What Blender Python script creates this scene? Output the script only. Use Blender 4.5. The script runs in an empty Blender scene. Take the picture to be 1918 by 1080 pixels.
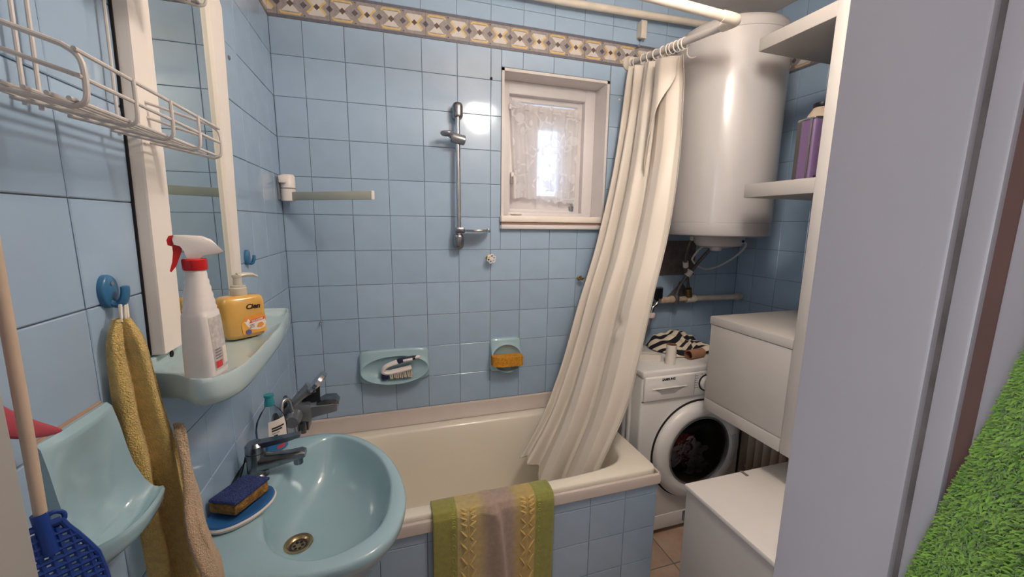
import bpy, bmesh, math, random
from math import sin, cos, pi, radians, sqrt, atan2
from mathutils import Vector, Matrix, Euler

random.seed(7)
SC = bpy.context.scene
COL = SC.collection

# ------------------------------------------------------------------ camera, world, lights, exposure
def look_axes(a, b, c):
    f = Vector((sin(a)*cos(b), cos(a)*cos(b), -sin(b)))
    r = Vector((cos(a), -sin(a), 0)); u = r.cross(f)
    return r*cos(c)+u*sin(c), -r*sin(c)+u*cos(c), f
cam_d = bpy.data.cameras.new('camera'); cam = bpy.data.objects.new('camera', cam_d); COL.objects.link(cam)
_r, _u, _f = look_axes(0.302519, 0.161846, 0.012118)
cam.matrix_world = Matrix(((_r.x, _u.x, -_f.x, 0.39958), (_r.y, _u.y, -_f.y, -1.83828), (_r.z, _u.z, -_f.z, 1.49373), (0, 0, 0, 1)))
cam_d.sensor_width = 36.0; cam_d.sensor_fit = 'HORIZONTAL'; cam_d.lens = 36.0*746.158/1918.0
cam_d.clip_start = 0.02; cam_d.clip_end = 60
SC.camera = cam

W = bpy.data.worlds.new('world'); SC.world = W; W.use_nodes = True
W.node_tree.nodes['Background'].inputs[0].default_value = (0.80, 0.88, 1.0, 1)
W.node_tree.nodes['Background'].inputs[1].default_value = 2.2

LAMP = Vector((1.08, -1.20, 2.27)); LAMP_STRENGTH = 93.0      # the opal globe over the middle of the room
LAMP_COL = (1.0, 0.91, 0.81)

def area(name, loc, target, sx, sy, energy, col):
    l = bpy.data.lights.new(name, 'AREA'); l.shape = 'RECTANGLE'; l.size = sx; l.size_y = sy; l.energy = energy; l.color = col
    o = bpy.data.objects.new(name, l); COL.objects.link(o); o.location = loc
    o.rotation_euler = (Vector(target)-Vector(loc)).to_track_quat('-Z', 'Y').to_euler()
    return o
# daylight reaching the doorway from the hall's own window
area('hall_daylight', (-1.55, -2.55, 1.6), (0.9, -2.2, 1.45), 1.0, 1.3, 28.0, (0.86, 0.90, 1.0))

SC.view_settings.view_transform = 'Standard'; SC.view_settings.look = 'None'
SC.view_settings.gamma = 1.0; SC.view_settings.use_curve_mapping = False
SC.view_settings.exposure = 0.0

# ------------------------------------------------------------------ materials
def lin(c):
    return tuple(((x/255.0)/12.92 if x/255.0 <= 0.04045 else ((x/255.0+0.055)/1.055)**2.4) for x in c)+(1.0,)
MATS = {}
def mat(name, rgb, rough=0.5, metal=0.0, var=0.06, scale=12.0, bump=0.0, bscale=60.0, coat=0.0, objvar=0.0,
        spec=0.5, trans=0.0, emit=None, estr=0.0, sheen=0.0, rgb2=None, subsurf=0.0, alpha=1.0, detail=4.0):
    m = bpy.data.materials.new(name); m.use_nodes = True
    nt = m.node_tree; b = nt.nodes['Principled BSDF']; N = nt.nodes.new; L = nt.links.new
    c = lin(rgb); c2 = lin(rgb2) if rgb2 else tuple(max(0, min(1, v*(1-var))) for v in c[:3])+(1,)
    tc = N('ShaderNodeTexCoord'); nz = N('ShaderNodeTexNoise'); nz.inputs['Scale'].default_value = scale; nz.inputs['Detail'].default_value = detail
    L(tc.outputs['Object'], nz.inputs['Vector'])
    mx = N('ShaderNodeMix'); mx.data_type = 'RGBA'; mx.inputs[6].default_value = c; mx.inputs[7].default_value = c2
    rp = N('ShaderNodeMapRange'); rp.inputs[1].default_value = 0.35; rp.inputs[2].default_value = 0.68
    L(nz.outputs['Fac'], rp.inputs[0]); L(rp.outputs[0], mx.inputs[0])
    out = mx.outputs[2]
    if objvar:
        oi = N('ShaderNodeObjectInfo'); hv = N('ShaderNodeHueSaturation'); mr = N('ShaderNodeMapRange')
        mr.inputs[3].default_value = 1-objvar; mr.inputs[4].default_value = 1+objvar
        L(oi.outputs['Random'], mr.inputs[0]); L(mr.outputs[0], hv.inputs['Value']); L(out, hv.inputs['Color']); out = hv.outputs[0]
    L(out, b.inputs['Base Color'])
    b.inputs['Roughness'].default_value = rough; b.inputs['Metallic'].default_value = metal
    b.inputs['Specular IOR Level'].default_value = spec; b.inputs['Coat Weight'].default_value = coat
    b.inputs['Transmission Weight'].default_value = trans; b.inputs['Sheen Weight'].default_value = sheen
    b.inputs['Alpha'].default_value = alpha
    if subsurf:
        b.inputs['Subsurface Weight'].default_value = subsurf; b.inputs['Subsurface Scale'].default_value = 0.01
    if emit:
        b.inputs['Emission Color'].default_value = tuple(emit)+(1,); b.inputs['Emission Strength'].default_value = estr
    if bump:
        n2 = N('ShaderNodeTexNoise'); n2.inputs['Scale'].default_value = bscale; n2.inputs['Detail'].default_value = 3
        L(tc.outputs['Object'], n2.inputs['Vector'])
        bp = N('ShaderNodeBump'); bp.inputs['Strength'].default_value = bump; bp.inputs['Distance'].default_value = 0.01
        L(n2.outputs['Fac'], bp.inputs['Height']); L(bp.outputs[0], b.inputs['Normal'])
    MATS[name] = m
    return m

M_TILE = mat('blue_glaze', (163, 186, 209), 0.115, var=0.06, scale=9, bump=0.05, bscale=11, objvar=0.05, coat=0.0)
M_GROUT = mat('grout', (128, 136, 142), 0.9, var=0.25, scale=40)
M_CEMENT = mat('cement', (112, 104, 100), 0.95, var=0.35, scale=25, bump=0.6, bscale=45)
M_CERAMIC = mat('blue_ceramic', (160, 190, 200), 0.12, var=0.06, scale=7, coat=0.3)
M_SHELF = mat('shelf_ceramic', (184, 204, 206), 0.14, var=0.06, scale=7, coat=0.3)
M_WHITE = mat('white_paint', (222, 214, 206), 0.42, var=0.05, scale=6, bump=0.03, bscale=30)
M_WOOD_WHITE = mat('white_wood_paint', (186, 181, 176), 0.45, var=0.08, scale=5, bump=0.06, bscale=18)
M_SHELFB = mat('grey_white_board', (166, 161, 156), 0.45, var=0.06, scale=5)
M_DOOR = mat('door_paint', (166, 161, 164), 0.38, var=0.06, scale=4, bump=0.05, bscale=22)
M_ENAMEL = mat('cream_enamel', (238, 230, 214), 0.22, var=0.04, scale=4, coat=0.3)
M_TRIM = mat('bath_trim_plastic', (206, 194, 186), 0.35, var=0.04)
M_BOILER = mat('boiler_enamel', (184, 181, 180), 0.22, var=0.02, coat=0.2)
M_WASHER = mat('washer_white', (232, 230, 227), 0.30, var=0.02)
M_CURTAIN = mat('vinyl_curtain', (212, 203, 191), 0.45, var=0.05, scale=3, bump=0.10, bscale=9)
M_ROD = mat('grey_rod', (190, 184, 180), 0.35, var=0.04)
M_PIPE = mat('painted_pipe', (222, 212, 198), 0.5, var=0.14, scale=14, bump=0.1, bscale=40)
M_CHROME = mat('chrome', (205, 205, 208), 0.14, 1.0, var=0.15, scale=20)
M_CHROME_DULL = mat('limescaled_chrome', (150, 152, 156), 0.24, 1.0, var=0.35, scale=30, bump=0.05, bscale=60)
M_DARK = mat('dark_gap', (24, 22, 22), 0.8)
M_BLACK = mat('black_plastic', (20, 20, 24), 0.35)
M_GREYM = mat('grey_steel', (150, 155, 162), 0.28, 0.6, var=0.2)
M_MIRROR = mat('mirror_silver', (214, 220, 216), 0.01, 1.0, var=0.0)
M_FRAME = mat('mirror_frame_paint', (244, 234, 224), 0.45, var=0.03)
M_WIRE = mat('white_coated_wire', (214, 206, 200), 0.4, var=0.08, scale=40)
M_CEIL = mat('ceiling_paint', (232, 216, 204), 0.8, var=0.05)
M_FLOOR = mat('floor_tile_beige', (196, 172, 152), 0.35, var=0.2, scale=10, objvar=0.06, rgb2=(178, 148, 128))
M_PLASTERW = mat('white_plaster', (224, 218, 215), 0.7, var=0.05, bump=0.15, bscale=30)
M_WINPVC = mat('window_paint', (224, 219, 219), 0.4, var=0.03)
M_BLUEP = mat('blue_plastic', (58, 116, 158), 0.28, var=0.05)
M_BLUE2 = mat('sapphire_plastic', (26, 60, 138), 0.35, var=0.05)
M_BLUE3 = mat('bright_blue_plastic', (44, 120, 178), 0.35)
M_NAVY = mat('navy_rubber', (24, 28, 66), 0.45)
M_REDP = mat('red_plastic', (206, 30, 34), 0.35, var=0.03)
M_PINKP = mat('pink_plastic', (178, 72, 86), 0.4, var=0.04)
M_BOTTLEW = mat('white_bottle_plastic', (236, 228, 224), 0.33, var=0.02, subsurf=0.1)
M_SOAP = mat('yellow_soap', (220, 172, 88), 0.16, var=0.14, scale=14, coat=0.5, subsurf=0.15)
M_CLEARW = mat('translucent_pump', (222, 216, 200), 0.25, trans=0.25)
M_LABEL_O = mat('orange_label', (232, 140, 60), 0.4, rgb2=(238, 176, 80), scale=40)
M_LABEL_W = mat('label_white', (236, 224, 214), 0.45, var=0.02)
M_LABEL_R = mat('label_red', (206, 62, 66), 0.45, var=0.02)
M_LABEL_G = mat('label_grey', (178, 172, 170), 0.5, rgb2=(206, 200, 196), scale=160)
M_INK = mat('black_ink', (26, 24, 26), 0.5)
M_INKG = mat('grey_ink', (120, 112, 110), 0.5)
M_TOWY = mat('yellow_terry', (252, 214, 124), 0.95, var=0.18, scale=90, bump=0.9, bscale=420, sheen=0.3)
M_TOWP = mat('beige_terry', (232, 196, 156), 0.95, var=0.14, scale=90, bump=0.9, bscale=420, sheen=0.3)
M_SPONGEY = mat('yellow_sponge', (218, 158, 48), 0.95, var=0.3, scale=120, bump=0.8, bscale=160, rgb2=(190, 122, 30))
M_SPONGEB = mat('dirty_sponge', (176, 128, 58), 0.95, var=0.4, scale=60, bump=0.8, bscale=200, rgb2=(112, 80, 40))
M_SCOUR = mat('blue_scour_pad', (62, 78, 140), 0.95, var=0.4, scale=150, bump=1.0, bscale=260)
M_BRISTLE = mat('bristle', (214, 204, 188), 0.7, var=0.1)
M_CARD = mat('cardboard', (172, 128, 100), 0.85, var=0.12, scale=30)
M_CARDD = mat('cardboard_inside', (130, 88, 66), 0.9, var=0.12, scale=30)
M_PAPER = mat('white_paper_tube', (226, 218, 208), 0.8, var=0.03)
M_BRASS = mat('brass', (150, 128, 78), 0.35, 0.9, var=0.3, scale=60)
M_DRAIN = mat('stained_drain_brass', (176, 152, 116), 0.28, 0.85, var=0.25, scale=50)
M_BRAID = mat('braided_hose', (120, 116, 112), 0.4, 0.7, var=0.5, scale=300)
M_GREYHOSE = mat('grey_hose', (110, 116, 128), 0.5)
M_CABLE = mat('white_cable', (206, 206, 206), 0.45)
M_PURPLE = mat('purple_can', (112, 88, 124), 0.3, var=0.12, scale=6)
M_PURPLED = mat('dark_purple_print', (58, 34, 66), 0.3)
M_TIN = mat('tin_rim', (190, 192, 198), 0.2, 1.0)
M_CREAMCAP = mat('tan_spout', (176, 158, 138), 0.5)
M_TURQ = mat('turquoise_cap', (60, 168, 180), 0.2, trans=0.3)
M_BROWNW = mat('bare_brown_wood', (104, 76, 68), 0.8, var=0.2)
M_STICK = mat('pale_wood_stick', (206, 182, 160), 0.7, var=0.14, scale=20)
M_GREEN = mat('green_pile', (140, 178, 78), 0.95, var=0.2, scale=30, sheen=0.4, rgb2=(120, 162, 60))
M_GREEN_D = mat('green_pile_base', (92, 132, 44), 0.95, var=0.2)
M_RADI = mat('radiator_cream', (242, 226, 208), 0.45, var=0.04)
M_CAB = mat('cabinet_white', (226, 220, 214), 0.45, var=0.05, scale=5, bump=0.03)
M_GLASS_DARK = mat('porthole_glass', (26, 24, 26), 0.05, coat=1.0, var=0.1)
M_BORD = {k: mat('border_'+k, c, 0.25, var=v, scale=60) for k, c, v in (
    ('ground', (158, 150, 148), 0.25), ('band', (106, 106, 116), 0.2), ('white', (206, 200, 196), 0.08),
    ('yellow', (212, 184, 122), 0.15), ('dark', (96, 90, 98), 0.3), ('brown', (104, 86, 80), 0.3))}

def glass_mat(name, tint, fac, rough=0.02):
    m = bpy.data.materials.new(name); m.use_nodes = True; nt = m.node_tree; nt.nodes.clear()
    o = nt.nodes.new('ShaderNodeOutputMaterial'); t = nt.nodes.new('ShaderNodeBsdfTransparent'); g = nt.nodes.new('ShaderNodeBsdfGlossy')
    fr = nt.nodes.new('ShaderNodeLayerWeight'); fr.inputs[0].default_value = fac
    mx = nt.nodes.new('ShaderNodeMixShader'); t.inputs[0].default_value = tint; g.inputs['Roughness'].default_value = rough
    nt.links.new(fr.outputs['Fresnel'], mx.inputs[0]); nt.links.new(t.outputs[0], mx.inputs[1]); nt.links.new(g.outputs[0], mx.inputs[2])
    nt.links.new(mx.outputs[0], o.inputs[0]); return m
M_PANE = glass_mat('window_glass', (0.93, 0.96, 1.0, 1), 0.15)
M_CLEAR = glass_mat('clear_bottle', (0.96, 0.98, 0.99, 1), 0.12, 0.06)

# ------------------------------------------------------------------ geometry helpers
class Geo:
    def __init__(s): s.v = []; s.f = []; s.m = []; s.uv = {}
    def add(s, verts, faces, mi=0):
        o = len(s.v); s.v += [tuple(p) for p in verts]
        for f in faces: s.f.append(tuple(i+o for i in f)); s.m.append(mi)
        return o
    def grid(s, fn, nu, nv, mi=0, cu=False, cv=False, mfn=None):
        P = []
        for i in range(nu+(0 if cu else 1)):
            for j in range(nv+(0 if cv else 1)): P.append(tuple(fn(i/nu, j/nv)))
        w = nv+(0 if cv else 1); h = nu+(0 if cu else 1); o = len(s.v); s.v += P
        for i in range(nu):
            for j in range(nv):
                a, b = i, (i+1) % h; c, d = j, (j+1) % w
                s.f.append((o+a*w+c, o+b*w+c, o+b*w+d, o+a*w+d)); s.m.append(mfn(i/nu, j/nv) if mfn else mi)
        return o
    def rings(s, R, mi=0, cap0=False, cap1=False, closed=True):
        n = len(R[0]); o = len(s.v)
        for r in R: s.v += [tuple(p) for p in r]
        for k in range(len(R)-1):
            for i in range(n if closed else n-1):
                j = (i+1) % n
                s.f.append((o+k*n+i, o+k*n+j, o+(k+1)*n+j, o+(k+1)*n+i)); s.m.append(mi[k] if isinstance(mi, list) else mi)
        m0 = mi[0] if isinstance(mi, list) else mi; m1 = mi[-1] if isinstance(mi, list) else mi
        if cap0: s.f.append(tuple(o+i for i in reversed(range(n)))); s.m.append(m0)
        if cap1: s.f.append(tuple(o+(len(R)-1)*n+i for i in range(n))); s.m.append(m1)
    def tube(s, path, r, n=10, mi=0, closed=False, caps=True, flat=None):
        P = [Vector(p) for p in path]; m = len(P); rs = r if isinstance(r, (list, tuple)) else [r]*m
        R = []; up = None
        for i in range(m):
            a = P[i-1] if (i > 0 or closed) else P[i]; b = P[(i+1) % m] if (i < m-1 or closed) else P[i]
            t = (b-a).normalized()
            if up is None:
                up = Vector((0, 0, 1)) if abs(t.z) < 0.9 else Vector((0, 1, 0))
            x = t.cross(up)
            if x.length < 1e-5: x = t.orthogonal()
            x.normalize(); y = x.cross(t).normalized(); up = y
            fx, fy = flat if flat else (1, 1)
            R.append([P[i]+x*cos(2*pi*k/n)*rs[i]*fx+y*sin(2*pi*k/n)*rs[i]*fy for k in range(n)])
        if closed: R.append(R[0])
        s.rings(R, mi, caps and not closed, caps and not closed)
    def lathe(s, prof, c=(0, 0, 0), axis='z', n=32, mi=0, cap0=True, cap1=True):
        R = []
        for r, h in prof:
            ring = []
            for k in range(n):
                a = 2*pi*k/n; x, y = r*cos(a), r*sin(a)
                q = (x, y, h) if axis == 'z' else ((h, x, y) if axis == 'x' else (y, h, x))
                ring.append((q[0]+c[0], q[1]+c[1], q[2]+c[2]))
            R.append(ring)
        s.rings(R, mi, cap0, cap1)
    def box(s, lo, hi, r=0.0, seg=2, mi=0):
        lo = [min(a, b) for a, b in zip(lo, hi)] if False else list(lo); hi = list(hi)
        for i in range(3):
            if lo[i] > hi[i]: lo[i], hi[i] = hi[i], lo[i]
        if r <= 0:
            v = [(x, y, z) for x in (lo[0], hi[0]) for y in (lo[1], hi[1]) for z in (lo[2], hi[2])]
            s.add(v, [(0, 1, 3, 2), (4, 6, 7, 5), (0, 4, 5, 1), (2, 3, 7, 6), (0, 2, 6, 4), (1, 5, 7, 3)], mi); return
        bm = bmesh.new(); bmesh.ops.create_cube(bm, size=1.0)
        for v in bm.verts: v.co = Vector([lo[i]+(v.co[i]+0.5)*(hi[i]-lo[i]) for i in range(3)])
        r = min(r, 0.49*min(hi[i]-lo[i] for i in range(3)))
        bmesh.ops.bevel(bm, geom=bm.edges[:], offset=r, segments=seg, affect='EDGES', profile=0.5, clamp_overlap=True)
        bm.verts.index_update(); s.add([v.co[:] for v in bm.verts], [[v.index for v in f.verts] for f in bm.faces], mi); bm.free()
    def prism(s, poly, fn0, fn1, mi=0):
        n = len(poly); a = [fn0(p) for p in poly]; b = [fn1(p) for p in poly]
        s.add(a+b, [tuple(reversed(range(n))), tuple(range(n, 2*n))]+[(i, (i+1) % n, n+(i+1) % n, n+i) for i in range(n)], mi)
    def xform(s, M, i0=0):
        for i in range(i0, len(s.v)): s.v[i] = tuple(M @ Vector(s.v[i]))

ORIG = {}
def origin_of(o):
    v = Vector((0, 0, 0))
    while o is not None:
        if o.name in ORIG: v += ORIG[o.name]
        o = o.parent
    return v
def obj(name, g, mats, parent=None, smooth=True, ang=38, origin=None, solid=0.0, sub=0):
    me = bpy.data.meshes.new(name)
    o0 = origin_of(parent)
    org = Vector(origin) if origin is not None else Vector((0, 0, 0))
    off = o0+(org if parent is None else Vector((0, 0, 0)))
    me.from_pydata([(x-off.x, y-off.y, z-off.z) for x, y, z in g.v], [], g.f)
    for m in (mats if isinstance(mats, (list, tuple)) else [mats]): me.materials.append(m)
    me.polygons.foreach_set('material_index', g.m)
    me.polygons.foreach_set('use_smooth', [smooth]*len(g.f))
    bm = bmesh.new(); bm.from_mesh(me); bmesh.ops.recalc_face_normals(bm, faces=bm.faces[:]); bm.to_mesh(me); bm.free()
    if smooth: me.set_sharp_from_angle(angle=radians(ang))
    me.update()
    o = bpy.data.objects.new(name, me); COL.objects.link(o)
    if parent: o.parent = parent
    elif origin is not None: o.location = org; ORIG[o.name] = org
    if solid:
        md = o.modifiers.new('solid', 'SOLIDIFY'); md.thickness = solid; md.offset = 0
    if sub:
        md = o.modifiers.new('sub', 'SUBSURF'); md.levels = sub; md.render_levels = sub
    return o
def tag(o, label=None, cat=None, group=None, kind=None):
    if label: o['label'] = label
    if cat: o['category'] = cat
    if group: o['group'] = group
    if kind: o['kind'] = kind
    return o
def thing(name, label, cat, loc, group=None, kind=None):
    o = bpy.data.objects.new(name, None); COL.objects.link(o); o.location = loc; o.empty_display_size = 0.05
    ORIG[o.name] = Vector(loc); return tag(o, label, cat, group, kind)
def struct(name, g, mats, **k):
    o = obj(name, g, mats, **k); o['kind'] = 'structure'; return o
def text(name, body, size, M, m, parent, shear=0.0, bold=0.0, width=None, extrude=0.0004):
    cu = bpy.data.curves.new(name, 'FONT'); cu.body = body; cu.size = size; cu.extrude = extrude; cu.shear = shear; cu.offset = bold
    cu.align_x = 'CENTER'; cu.align_y = 'CENTER'; cu.materials.append(m); cu.resolution_u = 3
    o = bpy.data.objects.new(name, cu); COL.objects.link(o); o.parent = parent
    Mm = M.copy(); Mm.translation = Mm.translation-origin_of(parent); o.matrix_local = Mm
    if width:
        bpy.context.view_layer.update()
        s = width/max(1e-6, o.dimensions.x/ o.scale.x if o.scale.x else 1); o.matrix_local = Mm @ Matrix.Diagonal((s, 1, 1, 1)); bpy.context.view_layer.update()
    dg = bpy.context.evaluated_depsgraph_get(); me = bpy.data.meshes.new_from_object(o.evaluated_get(dg)); me.materials.clear(); me.materials.append(m)
    o2 = bpy.data.objects.new(name, me); Mx = o.matrix_local.copy(); bpy.data.objects.remove(o); COL.objects.link(o2); o2.name = name; o2.parent = parent; o2.matrix_local = Mx; o2['kind'] = 'stuff'
    return o2
def frame(loc, x, y):
    x = Vector(x).normalized(); y = Vector(y).normalized(); z = x.cross(y)
    return Matrix(((x.x, y.x, z.x, loc[0]), (x.y, y.y, z.y, loc[1]), (x.z, y.z, z.z, loc[2]), (0, 0, 0, 1)))
def crom(P, n=8, closed=False):
    P = [Vector(p) for p in P]; out = []; m = len(P)
    for i in range(m if closed else m-1):
        g = (lambda k: P[k % m]) if closed else (lambda k: P[max(0, min(m-1, k))])
        a, b, c, d = g(i-1), g(i), g(i+1), g(i+2)
        for k in range(n):
            t = k/n; out.append(0.5*((2*b)+(c-a)*t+(2*a-5*b+4*c-d)*t*t+(3*b-a-3*c+d)*t**3))
    if not closed: out.append(P[-1])
    return out
def sample(P, t):
    x = t*(len(P)-1); i = min(int(x), len(P)-2); f = x-i
    a, b = P[i], P[i+1]
    if isinstance(a, (int, float)): return a+(b-a)*f
    return a+(b-a)*f
def polar(poly, c, angs):
    out = []; n = len(poly)
    for a in angs:
        dx, dy = cos(a), sin(a); best = None
        for i in range(n):
            x1, y1 = poly[i][0]-c[0], poly[i][1]-c[1]; x2, y2 = poly[(i+1) % n][0]-c[0], poly[(i+1) % n][1]-c[1]
            ex, ey = x2-x1, y2-y1; den = dx*ey-dy*ex
            if abs(den) < 1e-12: continue
            t = (x1*ey-y1*ex)/den; u = (x1*dy-y1*dx)/den
            if t > 0 and -1e-9 <= u <= 1+1e-9 and (best is None or t > best): best = t
        out.append((c[0]+dx*best, c[1]+dy*best))
    return out
def superell(cx, cy, a, b, n, N=96):
    return [(cx+a*math.copysign(abs(cos(t))**(2/n), cos(t)), cy+b*math.copysign(abs(sin(t))**(2/n), sin(t))) for t in [2*pi*k/N for k in range(N)]]
def clip_poly(poly, lo, hi):
    def cut(P, keep, inter):
        out = []
        for i in range(len(P)):
            a, b = P[i], P[(i+1) % len(P)]
            if keep(a): out.append(a)
            if keep(a) != keep(b): out.append(inter(a, b))
        return out
    def ix(v): return lambda a, b: (v, a[1]+(b[1]-a[1])*(v-a[0])/(b[0]-a[0]))
    P = cut(poly, lambda q: q[0] >= lo-1e-9, ix(lo))
    return cut(P, lambda q: q[0] <= hi+1e-9, ix(hi)) if P else P

# ------------------------------------------------------------------ tiled walls
RW, FY, CZ = 2.359, -1.50, 2.588          # right wall x, front wall y, ceiling z
Z0 = 1.37                                  # a horizontal joint
BZ0, BZ1 = 2.252, 2.360                    # patterned border band
TILE_MESH = {}
def tile_mesh(w, h, m):
    k = (round(w, 4), round(h, 4), m.name)
    if k in TILE_MESH: return TILE_MESH[k]
    g = Geo(); b = 0.0016; d = 0.004
    x, y = w/2, h/2
    v = [(-x, -y, -d), (x, -y, -d), (x, y, -d), (-x, y, -d), (-x, -y, -b*0.7), (x, -y, -b*0.7), (x, y, -b*0.7), (-x, y, -b*0.7),
         (-x+b, -y+b, 0), (x-b, -y+b, 0), (x-b, y-b, 0), (-x+b, y-b, 0)]
    f = [(0, 1, 5, 4), (1, 2, 6, 5), (2, 3, 7, 6), (3, 0, 4, 7), (4, 5, 9, 8), (5, 6, 10, 9), (6, 7, 11, 10), (7, 4, 8, 11), (8, 9, 10, 11)]
    me = bpy.data.meshes.new('tile'); me.from_pydata(v, [], f); me.materials.append(m); me.update(); TILE_MESH[k] = me
    return me
def minus(rects, hole):
    out = []
    for (a, b, c, d) in rects:
        p, q, r, s = hole
        if q <= a or p >= b or s <= c or r >= d: out.append((a, b, c, d)); continue
        if p > a: out.append((a, p, c, d))
        if q < b: out.append((q, b, c, d))
        A, B = max(a, p), min(b, q)
        if r > c: out.append((A, B, c, r))
        if s < d: out.append((A, B, s, d))
    return out
def tile_wall(parent, us, vs, holes, place, m, gap=0.0018, tilt=0.0045, name='tile'):
    us = sorted(us); vs = sorted(vs)
    for i in range(len(us)-1):
        for j in range(len(vs)-1):
            R = [(us[i], us[i+1], vs[j], vs[j+1])]
            for h in holes: R = minus(R, h)
            for (a, b, c, d) in R:
                w, h_ = b-a-gap, d-c-gap
                if w < 0.006 or h_ < 0.006: continue
                o = bpy.data.objects.new(name, tile_mesh(w, h_, m)); COL.objects.link(o); o.parent = parent
                M = place((a+b)/2, (c+d)/2) @ Euler((random.uniform(-tilt, tilt), random.uniform(-tilt, tilt), 0)).to_matrix().to_4x4()
                M.translation -= origin_of(parent)
                o.matrix_local = M @ Matrix.Translation((0, 0, random.uniform(0.0, 0.0006)))
P_BACK = lambda u, v: frame((u, 0, v), (1, 0, 0), (0, 0, 1))
P_LEFT = lambda u, v: frame((0, u, v), (0, 1, 0), (0, 0, 1))
P_RIGHT = lambda u, v: frame((RW, u, v), (0, -1, 0), (0, 0, 1))

WX0, WX1, WZ0, WZ1 = 0.914, 1.457, 1.480, 2.178      # window opening
CEM = (1.640, 2.052, 1.222, 1.410)                    # bare cement where tiles are missing
T = 0.15
ROWS = [Z0+T*k for k in range(-6, 6)]+[BZ0]
TOPR = [BZ1, 2.425, CZ]
BACKC = [0.0]+[0.1134+T*k for k in range(15)]+[RW]
SUB = 0.0028
def wall_box(g, lo, hi): g.box(lo, hi)
g = Geo()
for a, b, c, d in minus([(-0.3, RW+0.3, 0.0, CZ)], (WX0, WX1, WZ0, WZ1)): g.box((a, SUB, c), (b, 0.20, d))
wall_back = struct('wall_back', g, M_GROUT, smooth=False)
tile_wall(wall_back, BACKC, ROWS, [(WX0-0.002, WX1+0.002, WZ0-0.002, WZ1+0.002), CEM], P_BACK, M_TILE)
tile_wall(wall_back, BACKC, TOPR, [], P_BACK, M_TILE)
g = Geo(); g.grid(lambda u, v: (CEM[0]+(CEM[1]-CEM[0])*u, -0.0005-0.002*random.random(), CEM[2]+(CEM[3]-CEM[2])*v), 20, 12)
obj('cement_patch', g, M_CEMENT, wall_back)
g = Geo(); g.box((-0.2, FY-0.2, 0), (-SUB, 0.2, CZ)); wall_left = struct('wall_left', g, M_GROUT, smooth=False)
LEFTC = [FY]+[-1.153+T*k for k in range(-2, 8)]+[0.0]
tile_wall(wall_left, LEFTC, ROWS, [], P_LEFT, M_TILE); tile_wall(wall_left, LEFTC, TOPR, [], P_LEFT, M_TILE)
g = Geo(); g.box((RW+SUB, FY-0.2, 0), (RW+0.2, 0.2, CZ)); wall_right = struct('wall_right', g, M_GROUT, smooth=False)
RIGHTC = [-0.114-0.1385*k for k in range(0, 8)]+[0.0]
tile_wall(wall_right, RIGHTC, ROWS, [], P_RIGHT, M_TILE); tile_wall(wall_right, RIGHTC, TOPR, [], P_RIGHT, M_TILE)

# border band: patterned glazed listello pieces, the pattern as flat print pieces on each
PER = 0.1833
def border_polys():
    P = PER; H = BZ1-BZ0; A = P*0.25; B = P*0.75; L = []
    L.append((1, [(0, 0), (P, 0), (P, 0.011), (0, 0.011)])); L.append((1, [(0, H-0.011), (P, H-0.011), (P, H), (0, H)]))
    c = H/2
    for s in (1, -1):
        y = lambda d: c+s*d
        L.append((2, [(A-0.031, y(0.028)), (A+0.031, y(0.028)), (A+0.006, y(0.003)), (A-0.006, y(0.003))]))
        L.append((3, [(A-0.040, y(0.029)), (A-0.033, y(0.039)), (A+0.033, y(0.039)), (A+0.040, y(0.029)), (A+0.034, y(0.026)), (A+0.029, y(0.032)), (A-0.029, y(0.032)), (A-0.034, y(0.026))]))
        L.append((2, [(B-0.027, y(0.031)), (B+0.027, y(0.031)), (B+0.033, y(0.024)), (B+0.008, y(0.003)), (B-0.008, y(0.003)), (B-0.033, y(0.024))]))
        for q in (1, -1):
            L.append((3, [(B+q*0.036, y(0.021)), (B+q*0.031, y(0.027)), (B+q*0.0085, y(0.003)), (B+q*0.0085, y(0.0)), (B+q*0.016, y(0.0))]))
            L.append((5, [(A+q*0.043, y(0.040)), (A+q*0.048, y(0.034)), (A+q*0.053, y(0.040))]))
    for x, h, m in ((A, 0.0125, 5), (B, 0.0115, 5), (A+PER*0.25, 0.0125, 4), (A-PER*0.25, 0.0125, 4), (A+PER*0.75, 0.0125, 4)):
        L.append((m, [(x-h, c), (x, c-h), (x+h, c), (x, c+h)]))
    return L
BP = border_polys()
def border_mesh(lo, hi):
    k = ('border', round(lo, 4), round(hi, 4))
    if k in TILE_MESH: return TILE_MESH[k]
    g = Geo(); H = BZ1-BZ0; e = 0.0005
    g.box((lo+e, 0, -0.004), (hi-e, H, 0.0), 0)
    for q, (mi, poly) in enumerate(BP):
        p = clip_poly(poly, lo+e, hi-e)
        if len(p) >= 3:
            h = 0.00025 if mi in (1, 2) else (0.00045 if mi == 3 else 0.0006)
            g.add([(x, y, h) for x, y in p], [tuple(range(len(p)))], mi)
    me = bpy.data.meshes.new('border_tile'); me.from_pydata(g.v, [], g.f)
    for kk in ('ground', 'band', 'white', 'yellow', 'dark', 'brown'): me.materials.append(M_BORD[kk])
    me.polygons.foreach_set('material_index', g.m)
    bm = bmesh.new(); bm.from_mesh(me)
    for f in bm.faces:
        if f.normal.z < 0 and f.material_index > 0: f.normal_flip()
    bm.to_mesh(me); bm.free(); me.update(); TILE_MESH[k] = me
    return me
def border_run(parent, start, length, place):
    k0 = math.floor((0-start)/PER)
    x = start+k0*PER
    while x < length:
        lo, hi = max(0, x)-x, min(length, x+PER)-x
        if hi-lo > 0.004:
            o = bpy.data.objects.new('border_tile', border_mesh(lo, hi)); COL.objects.link(o); o.parent = parent
            o.matrix_local = place(x)
        x += PER
border_run(wall_back, 0.446-PER*0.25, RW, lambda x: frame((x, 0, BZ0), (1, 0, 0), (0, 0, 1)))
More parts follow.
